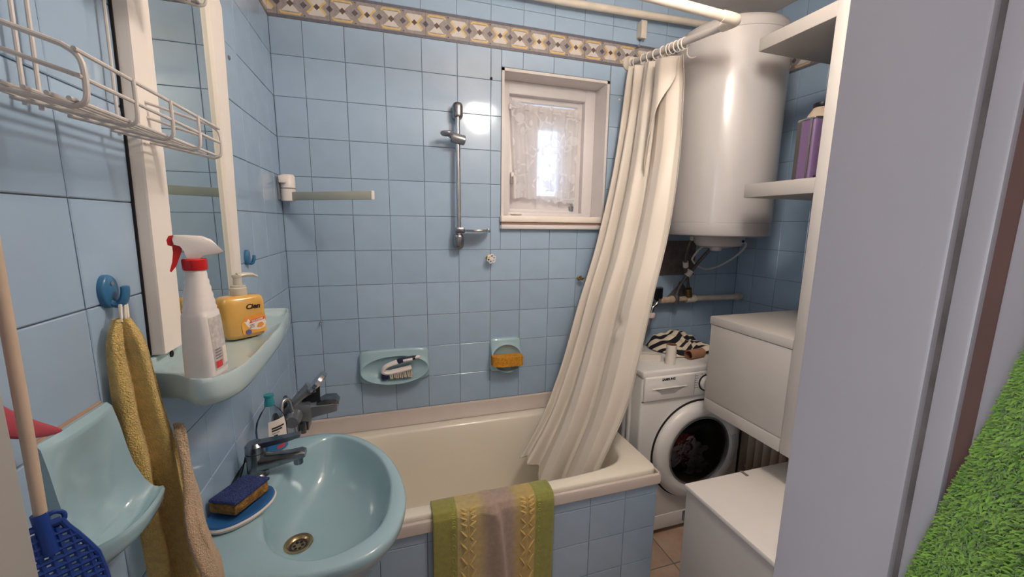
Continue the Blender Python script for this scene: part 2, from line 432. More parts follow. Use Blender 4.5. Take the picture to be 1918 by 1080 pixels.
border_run(wall_left, 0.05, 1.5, lambda x: frame((0, FY+x, BZ0), (0, 1, 0), (0, 0, 1)))
border_run(wall_right, 0.03, 1.1, lambda x: frame((RW, -x, BZ0), (0, -1, 0), (0, 0, 1)))

# front wall with the doorway, and the hall the photo is taken from
DX0, DX1, DZ, WT = 0.150, 0.879, 2.06, 0.113
g = Geo()
g.box((-0.2, FY-WT, 0), (DX0-0.02, FY, CZ)); g.box((DX1+0.02, FY-WT, 0), (RW+0.2, FY, CZ)); g.box((DX0-0.02, FY-WT, DZ+0.02), (DX1+0.02, FY, CZ))
wall_front = struct('wall_front', g, M_PLASTERW, smooth=False)
g = Geo(); g.box((-0.2, FY-WT-0.2, CZ), (RW+0.2, 0.2, CZ+0.1)); ceiling = struct('ceiling', g, M_CEIL, smooth=False)
g = Geo(); g.box((-0.2, FY-WT, -0.1), (RW+0.2, 0.2, -0.004)); floor = struct('floor', g, M_GROUT, smooth=False)
FX = [RW]+[1.573+0.30*k for k in range(-6, 3)]; FX = [x for x in FX if -0.001 <= x <= RW]+[0.0]
FYS = [FY]+[y for y in [-0.565+0.30*k for k in range(-4, 3)] if FY < y < 0]+[0.0]
tile_wall(floor, FX, FYS, [], lambda u, v: frame((u, v, 0), (1, 0, 0), (0, 1, 0)), M_FLOOR, gap=0.005, tilt=0.002)

def make_hall():
    g = Geo(); g.box((-1.6, -3.3, -0.1), (2.2, FY-WT, -0.02)); struct('floor_hall', g, mat('hall_floor', (150, 120, 92), 0.5), smooth=False)
    g = Geo(); g.box((-1.6, -3.3, 2.588), (2.2, FY-WT, 2.69)); struct('ceiling_hall', g, M_CEIL, smooth=False)
    g = Geo(); g.box((-1.6, -3.4, -0.1), (2.2, -3.3, 2.69)); struct('wall_hall_back', g, M_PLASTERW, smooth=False)
    g = Geo(); g.box((2.2, -3.4, -0.1), (2.3, FY-WT, 2.69)); struct('wall_hall_right', g, M_PLASTERW, smooth=False)
    g = Geo()
    for a, b, c, d in minus([(-3.4, FY-WT, -0.1, 2.69)], (-3.05, -2.05, 0.95, 2.25)): g.box((-1.7, a, c), (-1.6, b, d))
    struct('wall_hall_left', g, M_PLASTERW, smooth=False)
    g = Geo(); g.box((-1.7, FY-WT-0.001, -0.1), (-0.2, FY-0.02, 2.69)); struct('wall_hall_front', g, M_PLASTERW, smooth=False)
make_hall()

# door frame: lining boards with a rebate, and the door leaf folded back on its hinge
def door_frame():
    root = thing('door_frame', 'white painted wooden door frame lining of the doorway', 'door frame', (0.5, FY, 0), kind='structure')
    root.name = 'trim_1'; ORIG['trim_1'] = Vector((0.5, FY, 0))
    g = Geo(); g.box((DX1, FY-WT, 0), (DX1+0.02, FY+0.004, DZ+0.02), 0.004)
    obj('lining_board', g, M_DOOR, root)
    g = Geo(); g.box((DX1+0.007, FY-WT-0.006, 0), (DX1+0.03, FY-WT, DZ)); obj('rebate', g, M_CEMENT, root)
    g = Geo(); g.box((DX1+0.001, FY-WT-0.025, 0), (DX1+0.03, FY-WT-0.006, DZ+0.02), 0.003); obj('stop_board', g, M_DOOR, root)
    g = Geo(); g.box((DX1+0.007, FY-WT-0.036, 0), (DX1+0.03, FY-WT-0.025, DZ)); obj('hinge_side', g, M_BROWNW, root)
    g = Geo(); g.box((DX0-0.02, FY-WT, 0), (DX0, FY+0.004, DZ+0.02), 0.004); obj('lining_board', g, M_SHELFB, root)
    g = Geo(); g.box((DX0, FY-WT, DZ), (DX1, FY+0.004, DZ+0.02), 0.003); obj('head_board', g, M_DOOR, root)
door_frame()
def door_leaf():
    root = thing('door_1', 'white painted door leaf folded back beside the doorway', 'door', (DX1+0.03, -1.66, 0.01), kind='structure')
    g = Geo(); g.box((DX1+0.004, -2.42, 0.01), (DX1+0.044, -1.648, 2.04), 0.004); obj('leaf', g, M_DOOR, root)
    g = Geo(); g.lathe([(0.004, 0), (0.006, 0.008), (0.004, 0.016), (0.008, 0.03), (0.011, 0.036), (0.006, 0.042)], (0, 0, 0), 'x', 16)
    g.xform(Matrix.Translation((DX1+0.004, -1.80, 1.60)) @ Matrix.Rotation(pi, 4, 'Z')); obj('coat_hook', g, M_CHROME, root)
door_leaf()
# ------------------------------------------------------------------ ceiling lamp
def ceiling_lamp():
    root = thing('ceiling_lamp', 'opal globe lamp hanging from the ceiling over the bathroom floor', 'lamp', (LAMP.x, LAMP.y, CZ))
    g = Geo(); g.lathe([(0.0, CZ), (0.05, CZ), (0.048, CZ-0.02), (0.012, CZ-0.035)], (LAMP.x, LAMP.y, 0), n=24); obj('canopy', g, M_WHITE, root)
    g = Geo(); g.tube([(LAMP.x, LAMP.y, CZ-0.03), (LAMP.x, LAMP.y, LAMP.z+0.10)], 0.004, 8); obj('cord', g, M_WHITE, root)
    g = Geo(); g.lathe([(0.03, 0.13), (0.032, 0.085)], LAMP, n=20); obj('lamp_holder', g, M_WHITE, root)
    g = Geo(); g.lathe([(0.09*sin(pi*k/16), 0.09*cos(pi*k/16)) for k in range(1, 16)], LAMP, n=28)
    obj('globe', g, mat('opal_glass', (255, 240, 220), 0.3, emit=LAMP_COL, estr=LAMP_STRENGTH), root)
ceiling_lamp()

# ------------------------------------------------------------------ window
def window():
    root = thing('window_1', 'small white painted window set deep in the blue tiled wall', 'window', (1.18, 0.1, WZ0), kind='structure')
    D = 0.115
    # plastered reveal
    g = Geo(); t = 0.012
    g.box((WX0, -0.003, WZ0), (WX0+t, D, WZ1)); g.box((WX1-t, -0.003, WZ0), (WX1, D, WZ1)); g.box((WX0, -0.003, WZ1-t), (WX1, D, WZ1))
    obj('reveal', g, M_PLASTERW, root, smooth=False)
    x0, x1, z0, z1 = WX0+t, WX1-t, 1.53, WZ1-t
    def rect(name, lo, hi, w, y0, y1, r=0.004, m=M_WINPVC, wb=None):
        g = Geo(); wb = wb or w
        g.box((lo[0], y0, lo[1]), (lo[0]+w, y1, hi[1]), r); g.box((hi[0]-w, y0, lo[1]), (hi[0], y1, hi[1]), r)
        g.box((lo[0]+w*0.9, y0+0.0006, hi[1]-w), (hi[0]-w*0.9, y1, hi[1]), r); g.box((lo[0]+w*0.9, y0+0.0006, lo[1]), (hi[0]-w*0.9, y1, lo[1]+wb), r)
        return obj(name, g, m, root)
    rect('window_frame', (x0, z0-0.02), (x1, z1), 0.058, D-0.005, D+0.07, wb=0.04)
    rect('frame_rebate', (x0+0.052, z0+0.02), (x1-0.052, z1-0.052), 0.030, D+0.030, D+0.085, wb=0.02)
    sx0, sx1, sz0, sz1 = 0.985, 1.352, 1.557, 2.058
    g = Geo(); ox0, ox1, oz0, oz1 = 1.143, 1.268, 1.636, 1.968
    g.box((sx0, D+0.02, sz0), (ox0, D+0.075, sz1), 0.004); g.box((ox1, D+0.02, sz0), (sx1, D+0.075, sz1), 0.004)
    g.box((ox0-0.004, D+0.0206, oz1), (ox1+0.004, D+0.075, sz1), 0.004); g.box((ox0-0.004, D+0.0206, sz0), (ox1+0.004, D+0.075, oz0), 0.004); obj('sash', g, M_WINPVC, root)
    rect('sash_lip', (sx0-0.012, sz0-0.012), (sx1+0.012, sz1+0.012), 0.022, D+0.012, D+0.04)
    g = Geo(); g.box((ox0-0.005, D+0.052, oz0-0.005), (ox1+0.005, D+0.056, oz1+0.005)); obj('pane', g, M_PANE, root, smooth=False)
    g = Geo(); g.box((WX0+t, -0.004, WZ0+0.036), (WX1-t, D+0.03, 1.522), 0.004)
    obj('window_board', g, M_WINPVC, root)
    g = Geo(); g.box((WX0-0.006, -0.030, WZ0+0.020), (WX1+0.004, 0.002, 1.530), 0.005); obj('sill_front', g, M_FRAME, root)
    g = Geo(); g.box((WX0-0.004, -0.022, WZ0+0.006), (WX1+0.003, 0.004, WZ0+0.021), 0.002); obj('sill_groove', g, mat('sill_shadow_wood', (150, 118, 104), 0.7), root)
    g = Geo(); g.box((WX0-0.004, -0.028, WZ0-0.012), (WX1+0.004, 0.004, WZ0+0.008), 0.003); obj('sill_trim', g, M_WINPVC, root)
    g = Geo(); g.box((0.997, D-0.002, 1.69), (1.017, D+0.02, 1.745), 0.004); g.tube([(1.007, D-0.002, 1.72), (1.007, D-0.03, 1.72), (1.007, D-0.032, 1.70), (1.007, D-0.03, 1.615)], 0.0075, 10)
    obj('handle', g, M_WINPVC, root)
    g = Geo(); g.box((sx1-0.028, D+0.004, sz0+0.004), (sx1-0.006, D+0.022, sz0+0.028), 0.002); obj('hinge', g, M_GREYM, root)
    g = Geo(); g.box((WX0-0.2, 0.21, 1.2), (WX1+0.2, 0.22, WZ0-0.01)); 
window()
def lace_mat():
    m = bpy.data.materials.new('lace'); m.use_nodes = True; nt = m.node_tree; nt.nodes.clear(); N = nt.nodes.new; L = nt.links.new
    o = N('ShaderNodeOutputMaterial'); tr = N('ShaderNodeBsdfTransparent'); df = N('ShaderNodeBsdfDiffuse'); tl = N('ShaderNodeBsdfTranslucent')
    df.inputs[0].default_value = (0.95, 0.94, 0.95, 1); tl.inputs[0].default_value = (0.80, 0.82, 0.88, 1)
    ad = N('ShaderNodeMixShader'); ad.inputs[0].default_value = 0.42; L(df.outputs[0], ad.inputs[1]); L(tl.outputs[0], ad.inputs[2])
    uv = N('ShaderNodeTexCoord'); mp = N('ShaderNodeMapping'); mp.inputs['Scale'].default_value = (1, 1, 1); L(uv.outputs['Object'], mp.inputs[0])
    v = N('ShaderNodeTexVoronoi'); v.feature = 'DISTANCE_TO_EDGE'; v.inputs['Scale'].default_value = 17; L(mp.outputs[0], v.inputs['Vector'])
    v2 = N('ShaderNodeTexVoronoi'); v2.inputs['Scale'].default_value = 13; L(mp.outputs[0], v2.inputs['Vector'])
    a = N('ShaderNodeMath'); a.operation = 'LESS_THAN'; a.inputs[1].default_value = 0.075; L(v.outputs['Distance'], a.inputs[0])
    b = N('ShaderNodeMath'); b.operation = 'LESS_THAN'; b.inputs[1].default_value = 0.30; L(v2.outputs['Distance'], b.inputs[0])
    w = N('ShaderNodeTexNoise'); w.inputs['Scale'].default_value = 9; L(mp.outputs[0], w.inputs['Vector'])
    w2 = N('ShaderNodeMath'); w2.operation = 'GREATER_THAN'; w2.inputs[1].default_value = 0.52; L(w.outputs['Fac'], w2.inputs[0])
    aw = N('ShaderNodeMath'); aw.operation = 'MULTIPLY'; L(a.outputs[0], aw.inputs[0]); L(w2.outputs[0], aw.inputs[1])
    mx = N('ShaderNodeMath'); mx.operation = 'MAXIMUM'; L(aw.outputs[0], mx.inputs[0]); L(b.outputs[0], mx.inputs[1])
    r = N('ShaderNodeMapRange'); r.inputs[3].default_value = 0.66; r.inputs[4].default_value = 0.90; L(mx.outputs[0], r.inputs[0])
    mix = N('ShaderNodeMixShader'); L(r.outputs[0], mix.inputs[0]); L(tr.outputs[0], mix.inputs[1]); L(ad.outputs[0], mix.inputs[2]); L(mix.outputs[0], o.inputs[0])
    return m
def lace_curtain():
    root = thing('lace_curtain', 'white flowered lace curtain gathered on a rod across the small window', 'curtain', (1.16, 0.10, 1.606))
    def fn(u, v):
        xt = 0.985+0.365*u; xb = 1.018+0.325*u
        z = 2.068-0.02*u-0.005*sin(u*40)-(2.063-1.608)*v*(0.985+0.02*u)
        if u < 0.12: z += 0.025*(1-v)*(1-u/0.12)
        x = xt+(xb-xt)*min(1, v*1.1)
        y = 0.098+0.007*sin(u*31+1.0*sin(v*3))+0.004*sin(u*63+2*v)-0.004*v
        return (x, y, z+0.006*abs(sin(u*24))*(v > 0.97))
    g = Geo(); g.grid(fn, 90, 46); obj('lace_sheet', g, lace_mat(), root)
    g = Geo(); g.tube([(0.985, 0.104, 2.046), (1.352, 0.104, 2.026)], 0.005, 10); obj('rod', g, M_WINPVC, root)
    for x, z in ((0.985, 2.046), (1.352, 2.026)):
        g = Geo(); g.box((x-0.006, 0.096, z-0.012), (x+0.006, 0.135, z+0.012), 0.002); obj('rod_bracket', g, M_WINPVC, root)
lace_curtain()
def sill_things():
    g = Geo(); g.prism([(0.922, 0), (0.968, 0), (0.958, 0.006), (0.940, 0.011), (0.925, 0.008)], lambda p: (p[0], 0.004, 1.5225+p[1]), lambda p: (p[0], 0.05, 1.5225+p[1]))
    tag(obj('wooden_wedge', g, M_CARD, smooth=False, origin=(0.945, 0.03, 1.5225)), 'small tan wooden wedge lying on the window sill', 'wedge')
    g = Geo(); g.lathe([(0.002, 0), (0.016, 0.002), (0.03, 0.016), (0.028, 0.0165), (0.014, 0.004), (0.002, 0.003)], (1.005, 0.05, 1.5225), n=28)
    tag(obj('saucer', g, M_LABEL_W, origin=(1.005, 0.05, 1.5225)), 'little white dish lying on the window sill beside the tan wedge', 'dish')
sill_things()

# ------------------------------------------------------------------ bathtub
TUB_L, TUB_W, TZ = 1.385, 0.642, 0.550
def bathtub():
    root = thing('bathtub', 'cream enamel bathtub along the window wall with a blue tiled front', 'bathtub', (0.69, -0.32, 0))
    C = (0.69, -0.325)
    outer = [(0.003, -0.003), (TUB_L-0.004, -0.003), (TUB_L, -0.012), (TUB_L, -TUB_W+0.03), (TUB_L-0.009, -TUB_W+0.009), (TUB_L-0.03, -TUB_W), (0.003, -TUB_W)]
    N = 120
    angs = sorted([2*pi*k/N for k in range(N)]+[atan2(y-C[1], x-C[0]) % (2*pi) for x, y in outer])
    inn = superell(0.695, -0.335, 0.608, 0.252, 5.5, 160)
    def ring(poly, z): return [(x, y, z) for x, y in polar(poly, C, angs)]
    def shrink(poly, sx, sy, dx=0): return [(C[0]+(x-C[0])*sx+dx, C[1]+(y-C[1])*sy) for x, y in poly]
    R = [ring(shrink(outer, 0.992, 0.99), 0.505), ring(outer, 0.507), ring(outer, 0.541), ring(shrink(outer, 0.998, 0.995), 0.548), ring(shrink(outer, 0.992, 0.985), TZ),
         ring(shrink(inn, 1.03, 1.05), TZ), ring(shrink(inn, 1.012, 1.022), TZ-0.002), ring(inn, TZ-0.012), ring(shrink(inn, 0.985, 0.97), 0.50)]
    for k in range(1, 7):
        t = k/6; R.append(ring(shrink(inn, 0.985-0.11*t, 0.97-0.20*t, -0.005*t), 0.50-0.30*t))
    for sx, sy, z in ((0.845, 0.73, 0.165), (0.79, 0.64, 0.150), (0.5, 0.4, 0.144), (0.1, 0.1, 0.141)): R.append(ring(shrink(inn, sx, sy), z))
    g = Geo(); g.rings(R, cap1=True); obj('tub_shell', g, M_ENAMEL, root, ang=50)
    g = Geo()
    prof = [(0.0, 0.492), (0.008, 0.492), (0.013, 0.496), (0.013, 0.524), (0.010, 0.532), (0.0, 0.534)]
    g.rings([[(x, -TUB_W-0.004-d, z) for d, z in prof] for x in (0.004, TUB_L)], cap0=True, cap1=True, closed=True)
    g.rings([[(TUB_L+0.0+d, y, z) for d, z in prof] for y in (-TUB_W-0.006, -0.42)], cap0=True, cap1=True, closed=True)
    obj('front_trim', g, M_TRIM, root)
    g = Geo(); g.rings([[(x, y, z) for y, z in ((0.0, 0.552), (-0.030, 0.552), (-0.027, 0.562), (-0.020, 0.570), (-0.012, 0.616), (-0.004, 0.620), (0.0, 0.620))] for x in (0.003, TUB_L+0.02)], cap0=True, cap1=True)
    obj('wall_upstand', g, M_TRIM, root)
    pan = Geo(); pan.box((0.003, -TUB_W-0.004, 0.0), (TUB_L-0.008, -TUB_W+0.05, 0.505)); pan.box((TUB_L-0.06, -TUB_W-0.004, 0.0), (TUB_L-0.008, -0.02, 0.505))
    p = obj('panel', pan, M_GROUT, root, smooth=False)
    tile_wall(p, [0.003]+[0.039+T*k for k in range(0, 9)]+[TUB_L-0.004], [0.0, 0.011, 0.158, 0.305, 0.452, 0.494], [], lambda u, v: frame((u, -TUB_W-0.0075, v), (1, 0, 0), (0, 0, 1)), M_TILE)
    tile_wall(p, [-TUB_W-0.004]+[-TUB_W+T*k for k in range(1, 4)]+[-0.02], [0.0, 0.011, 0.158, 0.305, 0.452, 0.494], [], lambda u, v: frame((TUB_L-0.0045, u, v), (0, 1, 0), (0, 0, 1)), M_TILE)
    g = Geo(); g.lathe([(0.003, 0.143), (0.026, 0.1445), (0.03, 0.1425)], (0.24, -0.33, 0), n=24); obj('drain', g, M_CHROME, root)
bathtub()

def bath_mixer():
    root = thing('bath_mixer', 'dark chrome bath tap with hand shower resting on its cradle', 'tap', (0.0, -0.29, 0.79))
    for y in (-0.215, -0.365):
        g = Geo(); g.lathe([(0.034, 0.0), (0.034, 0.006), (0.022, 0.014), (0.014, 0.02), (0.014, 0.045)], (0.0, y, 0.800), 'x', 20); obj('wall_flange', g, M_CHROME_DULL, root)
    g = Geo(); g.tube([(0.058, -0.38, 0.800), (0.058, -0.36, 0.800), (0.058, -0.22, 0.800), (0.058, -0.20, 0.800)], [0.020, 0.026, 0.026, 0.020], 16); 
    g.box((0.030, -0.325, 0.766), (0.112, -0.255, 0.838), 0.012); obj('body', g, M_GREYM, root)
    g = Geo()
    g.rings([[(x, -0.29+yy*w, z+zz*h) for yy, zz in ((-1, -1), (1, -1), (1, 0.75), (0.8, 1), (-0.8, 1), (-1, 0.75))] for x, z, w, h in ((0.085, 0.800, 0.026, 0.026), (0.125, 0.806, 0.028, 0.022), (0.185, 0.812, 0.030, 0.017), (0.197, 0.811, 0.028, 0.014))], cap0=True, cap1=True)
    obj('spout', g, M_GREYM, root)
    g = Geo(); g.rings([[(x, -0.29+yy*w, z+zz*h) for yy, zz in ((-1, -1), (1, -1), (1, 1), (-1, 1))] for x, z, w, h in ((0.128, 0.829, 0.025, 0.004), (0.155, 0.836, 0.028, 0.010), (0.192, 0.834, 0.028, 0.010), (0.203, 0.826, 0.022, 0.004))], cap0=True, cap1=True)
    obj('lever', g, M_CHROME_DULL, root)
    g = Geo(); g.box((0.068, -0.345, 0.735), (0.094, -0.315, 0.775), 0.004); g.box((0.090, -0.325, 0.738), (0.100, -0.27, 0.772), 0.002); obj('diverter', g, M_CHROME_DULL, root)
    g = Geo(); g.rings([[(0.075+q, -0.30, 0.83), (0.12+q, -0.30, 0.835), (0.118+q, -0.28, 0.885), (0.085+q, -0.28, 0.88)] for q in (0.0, 0.02)], cap0=True, cap1=True); obj('cradle', g, M_BLACK, root)
    g = Geo(); P = crom([(0.030, -0.315, 0.80), (0.050, -0.31, 0.838), (0.080, -0.305, 0.868), (0.112, -0.30, 0.893)], 5)
    g.tube(P, [0.012, 0.013, 0.014, 0.014, 0.014, 0.014, 0.014, 0.015, 0.016, 0.016, 0.017, 0.018, 0.02, 0.022, 0.024, 0.026][:len(P)], 14); obj('shower_handle', g, M_GREYM, root)
    g = Geo(); g.lathe([(0.006, 0.013), (0.038, 0.013), (0.045, 0.006), (0.045, -0.007), (0.039, -0.012), (0.004, -0.012)], n=28)
    d = Vector((0.62, 0.1, 0.70)).normalized(); zax = Vector((-0.70, 0.05, 0.62)).normalized(); y = zax.cross(d).normalized()
    g.xform(Matrix(((d.x, y.x, zax.x, 0.132), (d.y, y.y, zax.y, -0.298), (d.z, y.z, zax.z, 0.908), (0, 0, 0, 1)))); obj('shower_head', g, M_CHROME, root)
    g = Geo(); P = crom([(0.058, -0.34, 0.79), (0.045, -0.37, 0.80), (0.030, -0.375, 0.835), (0.030, -0.36, 0.87), (0.045, -0.345, 0.872), (0.053, -0.345, 0.84), (0.058, -0.35, 0.79), (0.068, -0.355, 0.72), (0.08, -0.36, 0.62), (0.10, -0.37, 0.553)], 8)
    g.tube(P, [0.0068+0.0009*(k % 2) for k in range(len(P))], 10); obj('shower_hose', g, M_CHROME, root)
bath_mixer()

# ------------------------------------------------------------------ shower curtain, its rod, the pipe
E0, E1, E2 = Vector((1.556, 0.0, 2.268)), Vector((1.560, -0.655, 2.180)), Vector((0.0, -0.655, 2.245))
def curtain_rod():
    root = thing('shower_curtain_rod', 'grey and white L-shaped rod carrying the shower curtain', 'curtain rod', tuple(E0))
    g = Geo(); g.tube([E0, E0+(E1-E0)*0.95], 0.0135, 16); obj('grey_tube', g, M_ROD, root)
    g = Geo(); d1 = (E1-E0).normalized(); d2 = (E2-E1).normalized(); P = [E1-d1*0.07, E1-d1*0.03, E1-d1*0.012+d2*0.002, E1-d1*0.002+d2*0.012, E1+d2*0.03, E1+d2*0.07]
    g.tube(P, 0.0175, 16); obj('elbow', g, M_PIPE, root)
    g = Geo(); g.tube([E1+d2*0.05, E2], 0.0155, 16); obj('white_tube', g, M_PIPE, root)
    g = Geo(); g.lathe([(0.034, -0.001), (0.034, -0.010), (0.026, -0.018), (0.022, -0.036)], (E0.x, 0, E0.z), 'y', 24); obj('wall_flange', g, M_PIPE, root)
    g = Geo(); g.lathe([(0.034, 0.001), (0.034, 0.010), (0.022, 0.03)], (0, E2.y, E2.z), 'x', 24); obj('wall_flange', g, M_PIPE, root)
curtain_rod()
def shower_curtain():
    root = thing('shower_curtain', 'cream vinyl shower curtain bunched on its rod and hanging into the bathtub', 'curtain', (1.50, -0.2, 2.2))
    Lp = [(1.548, -0.050, 2.236), (1.520, -0.055, 2.05), (1.452, -0.075, 1.68), (1.370, -0.105, 1.39), (1.268, -0.145, 1.11), (1.170, -0.185, 0.84), (1.065, -0.225, 0.62), (0.940, -0.275, 0.462)]
    Rp = [(1.562, -0.385, 2.176), (1.566, -0.40, 2.02), (1.548, -0.43, 1.78), (1.490, -0.465, 1.45), (1.412, -0.50, 1.20), (1.350, -0.525, 0.95), (1.285, -0.54, 0.74), (1.150, -0.535, 0.44)]
    LS = crom(Lp, 8); RS = crom(Rp, 8); folds = [0.0, 0.06, 0.12, 0.20, 0.29, 0.50, 0.60, 0.86, 1.0]; AM = [0.9, 0.8, 0.9, 0.9, 0.75, 0.9, 0.55, 0.6]
    def fold(u, v):
        uu = u+0.05*sin(pi*u)*v*(0.6-u)*2
        for i in range(len(folds)-1):
            if folds[i] <= uu <= folds[i+1]:
                t = (uu-folds[i])/(folds[i+1]-folds[i]); a = (sin(pi*t) if i < 4 else min(1.0, 1.25*sin(pi*t))*(0.75+0.5*t))
                return (a if i % 2 == 0 else -a*0.8)*AM[i]*(1.0-0.45*min(1, v*1.6) if i < 3 else 1.0)
        return 0.0
    def fn(u, v):
        a, b = sample(LS, v), sample(RS, v); p = a+(b-a)*u
        d = (b-a).normalized(); n = Vector((d.y, -d.x, 0)).normalized()
        amp = 0.026+0.018*v if v < 0.85 else 0.0413
        p = p+n*(fold(u, v)*amp)
        p = p+n*(0.006*sin(u*60+v*8)*(1-v)*max(0, 1-2*u)+0.0035*sin(13*u+19*v)*sin(7*v+3*u))
        cu, cv = (u-0.66)/0.05, (v-0.62)/0.012          # the puckered crease half way down
        p = p+n*(-0.014*math.exp(-cu*cu-cv*cv)+0.010*math.exp(-((u-0.70)/0.06)**2-((v-0.645)/0.012)**2))
        p.z += -0.10*v**6*max(0, u-0.12)*(1.0-u)*2.2-0.055*(v**8)*(0.0 if u < 0.10 else sin(pi*min(1, (u-0.1)/0.9)))
        return p
    g = Geo(); g.grid(fn, 150, 120); obj('sheet', g, M_CURTAIN, root, ang=75, solid=0.0012)
    g = Geo(); g.tube([fn(u/60, 0.992)-Vector((0, 0, 0.0)) for u in range(61)], 0.0016, 6); obj('hem', g, M_CURTAIN, root)
    # turned over corner at the near top
    def flap(u, v):
        p = fn(0.56+0.44*u, 0.02+0.28*v*(1-0.85*u) if True else 0); d = (sample(RS, 0.1)-sample(LS, 0.1)).normalized(); n = Vector((d.y, -d.x, 0)).normalized()
        if n.x > 0: n = -n
        return p+n*(0.020+0.018*sin(pi*u)+0.012*v)+Vector((0, 0, -0.0))
    g = Geo(); g.grid(flap, 20, 24); obj('folded_corner', g, M_CURTAIN, root, ang=75, solid=0.0012)
    for k, t in enumerate((0.10, 0.185, 0.26, 0.33, 0.40, 0.455, 0.49, 0.535, 0.575, 0.605)):
        c = E0+(E1-E0)*t; g = Geo(); tw = random.uniform(-0.35, 0.35); dz = -0.006
        g.tube([(c.x+0.019*cos(2*pi*q/22), c.y+0.019*cos(2*pi*q/22)*sin(tw), c.z+dz+0.0215*sin(2*pi*q/22)) for q in range(22)], 0.0024, 8, closed=True)
        obj('ring', g, M_PAPER, root)
    c = E0+(E1-E0)*0.605; g = Geo(); g.tube(crom([c+Vector((0.012, 0, -0.02)), c+Vector((0.016, 0.003, -0.045)), c+Vector((0.030, -0.004, -0.058)), c+Vector((0.048, -0.012, -0.054))], 5), 0.0025, 8); obj('tie', g, M_PIPE, root)
shower_curtain()
def heating_pipe():
    root = thing('heating_pipe', 'white painted pipe running along the wall above the patterned border', 'pipe', (1.2, -0.05, 2.46))
    g = Geo(); g.tube([(0.0, -0.05, 2.46), (1.2, -0.05, 2.462), (2.359, -0.05, 2.490)], 0.0155, 16); obj('tube', g, M_PIPE, root)
    g = Geo(); g.box((1.590, -0.036, 2.385), (1.616, 0.0, 2.455), 0.002); g.box((1.588, -0.046, 2.374), (1.618, -0.030, 2.452), 0.003); obj('bracket', g, M_PIPE, root)
    g = Geo(); g.lathe([(0.006, 0.0), (0.006, -0.016), (0.001, -0.018)], (1.600, 0, 2.350), 'y', 12); obj('bracket_bolt', g, M_GREYM, root)
heating_pipe()

# ------------------------------------------------------------------ things on the back wall
def shower_rail():
    root = thing('shower_rail', 'chrome wall rail for a hand shower left of the window', 'shower rail', (0.707, 0, 1.40))
    g = Geo(); g.tube([(0.706, -0.052, 1.42), (0.704, -0.052, 1.985)], 0.0105, 16); obj('rail_tube', g, M_CHROME, root)
    for z, s in ((1.965, 1), (1.412, -1)):
        g = Geo(); g.box((0.684, -0.066, z-0.036), (0.728, -0.001, z+0.036), 0.018, 4); obj('end_mount', g, M_CHROME_DULL, root)
    g = Geo(); g.tube([(0.735, -0.062, 1.842), (0.73, -0.062, 1.843), (0.68, -0.066, 1.852), (0.672, -0.066, 1.853)], [0.016, 0.021, 0.021, 0.018], 18)
    P = [(0.655+0.022*cos(a), -0.085+0.022*sin(a), 1.862) for a in [radians(q) for q in range(40, 321, 28)]]
    g.tube(P, 0.008, 10); g.tube([(0.676, -0.07, 1.856), (0.664, -0.078, 1.860)], 0.011, 10); obj('slider', g, M_GREYM, root)
    g = Geo(); g.grid(lambda u, v: (0.722+0.125*u, -0.028-0.075*sin(pi*min(1, max(0, u)))**0.35*v, 1.4585-0.004*sin(pi*u)*sin(pi*v)), 24, 8)
    obj('tray', g, M_CHROME, root, solid=0.004)
    g = Geo(); P = [(0.722+0.125*t, -0.028-0.077*sin(pi*t)**0.35, 1.461) for t in [k/24 for k in range(25)]]; g.tube(P, 0.0042, 8); g.tube([(0.722, -0.028, 1.461), (0.847, -0.028, 1.461)], 0.004, 8)
    obj('tray_rim', g, M_CHROME, root)
    g = Geo(); g.box((0.690, -0.068, 1.448), (0.732, -0.030, 1.474), 0.006); g.box((0.838, -0.045, 1.452), (0.853, -0.022, 1.468), 0.003); obj('tray_clamp', g, M_CHROME_DULL, root)
shower_rail()
def soap_dish(name, label, x0, x1, z0, z1, proud):
    cx, cz = (x0+x1)/2, z0+(z1-z0)*0.44; a, b = (x1-x0)/2, (z1-z0)/2; czr = (z0+z1)/2
    rx, rz = a*0.93, (z1-z0)*0.37
    root = thing(name, label, 'soap dish', (cx, 0, z0))
    N = 72; R = []
    ang = [2*pi*k/N for k in range(N)]
    def plate(s, n): return [(cx+a*s*math.copysign(abs(cos(t))**(2/n), cos(t)), czr+b*s*math.copysign(abs(sin(t))**(2/n), sin(t))) for t in ang]
    def rimy(t):   # proud at the bottom lip, flatter at the top
        return -(0.026+(proud-0.026)*(0.5-0.5*sin(t))**1.2)
    R.append([(x, 0.0, z) for x, z in plate(1.0, 7)]); R.append([(x, -0.010, z) for x, z in plate(0.998, 7)]); R.append([(x, -0.016, z) for x, z in plate(0.965, 6)])
    for q in (0.35, 0.7, 0.93):
        P = plate(0.965, 6); row = []
        for k, t in enumerate(ang):
            ex, ez = cx+rx*1.03*cos(t), cz+rz*1.06*sin(t); row.append((P[k][0]+(ex-P[k][0])*q, -0.016+(rimy(t)+0.016)*(q**1.5), P[k][1]+(ez-P[k][1])*q))
        R.append(row)
    R.append([(cx+rx*1.01*cos(t), rimy(t)-0.001, cz+rz*1.02*sin(t)) for t in ang])
    R.append([(cx+rx*0.97*cos(t), rimy(t)+0.003, cz+rz*0.97*sin(t)) for t in ang])
    for s, d in ((0.93, 0.25), (0.85, 0.52), (0.72, 0.76), (0.5, 0.92), (0.25, 0.99), (0.04, 1.0)):
        R.append([(cx+rx*s*cos(t), rimy(t)*(1-d)-0.006*d, cz+rz*(s*sin(t)-0.10*(1-s))) for t in ang])
    g = Geo(); g.rings(R, cap1=True); obj('dish_body', g, M_CERAMIC, root, ang=60)
soap_dish('wall_soap_dish', 'wide blue ceramic soap dish on the wall over the bathtub, brush inside', 0.256, 0.568, 0.764, 0.922, 0.062)
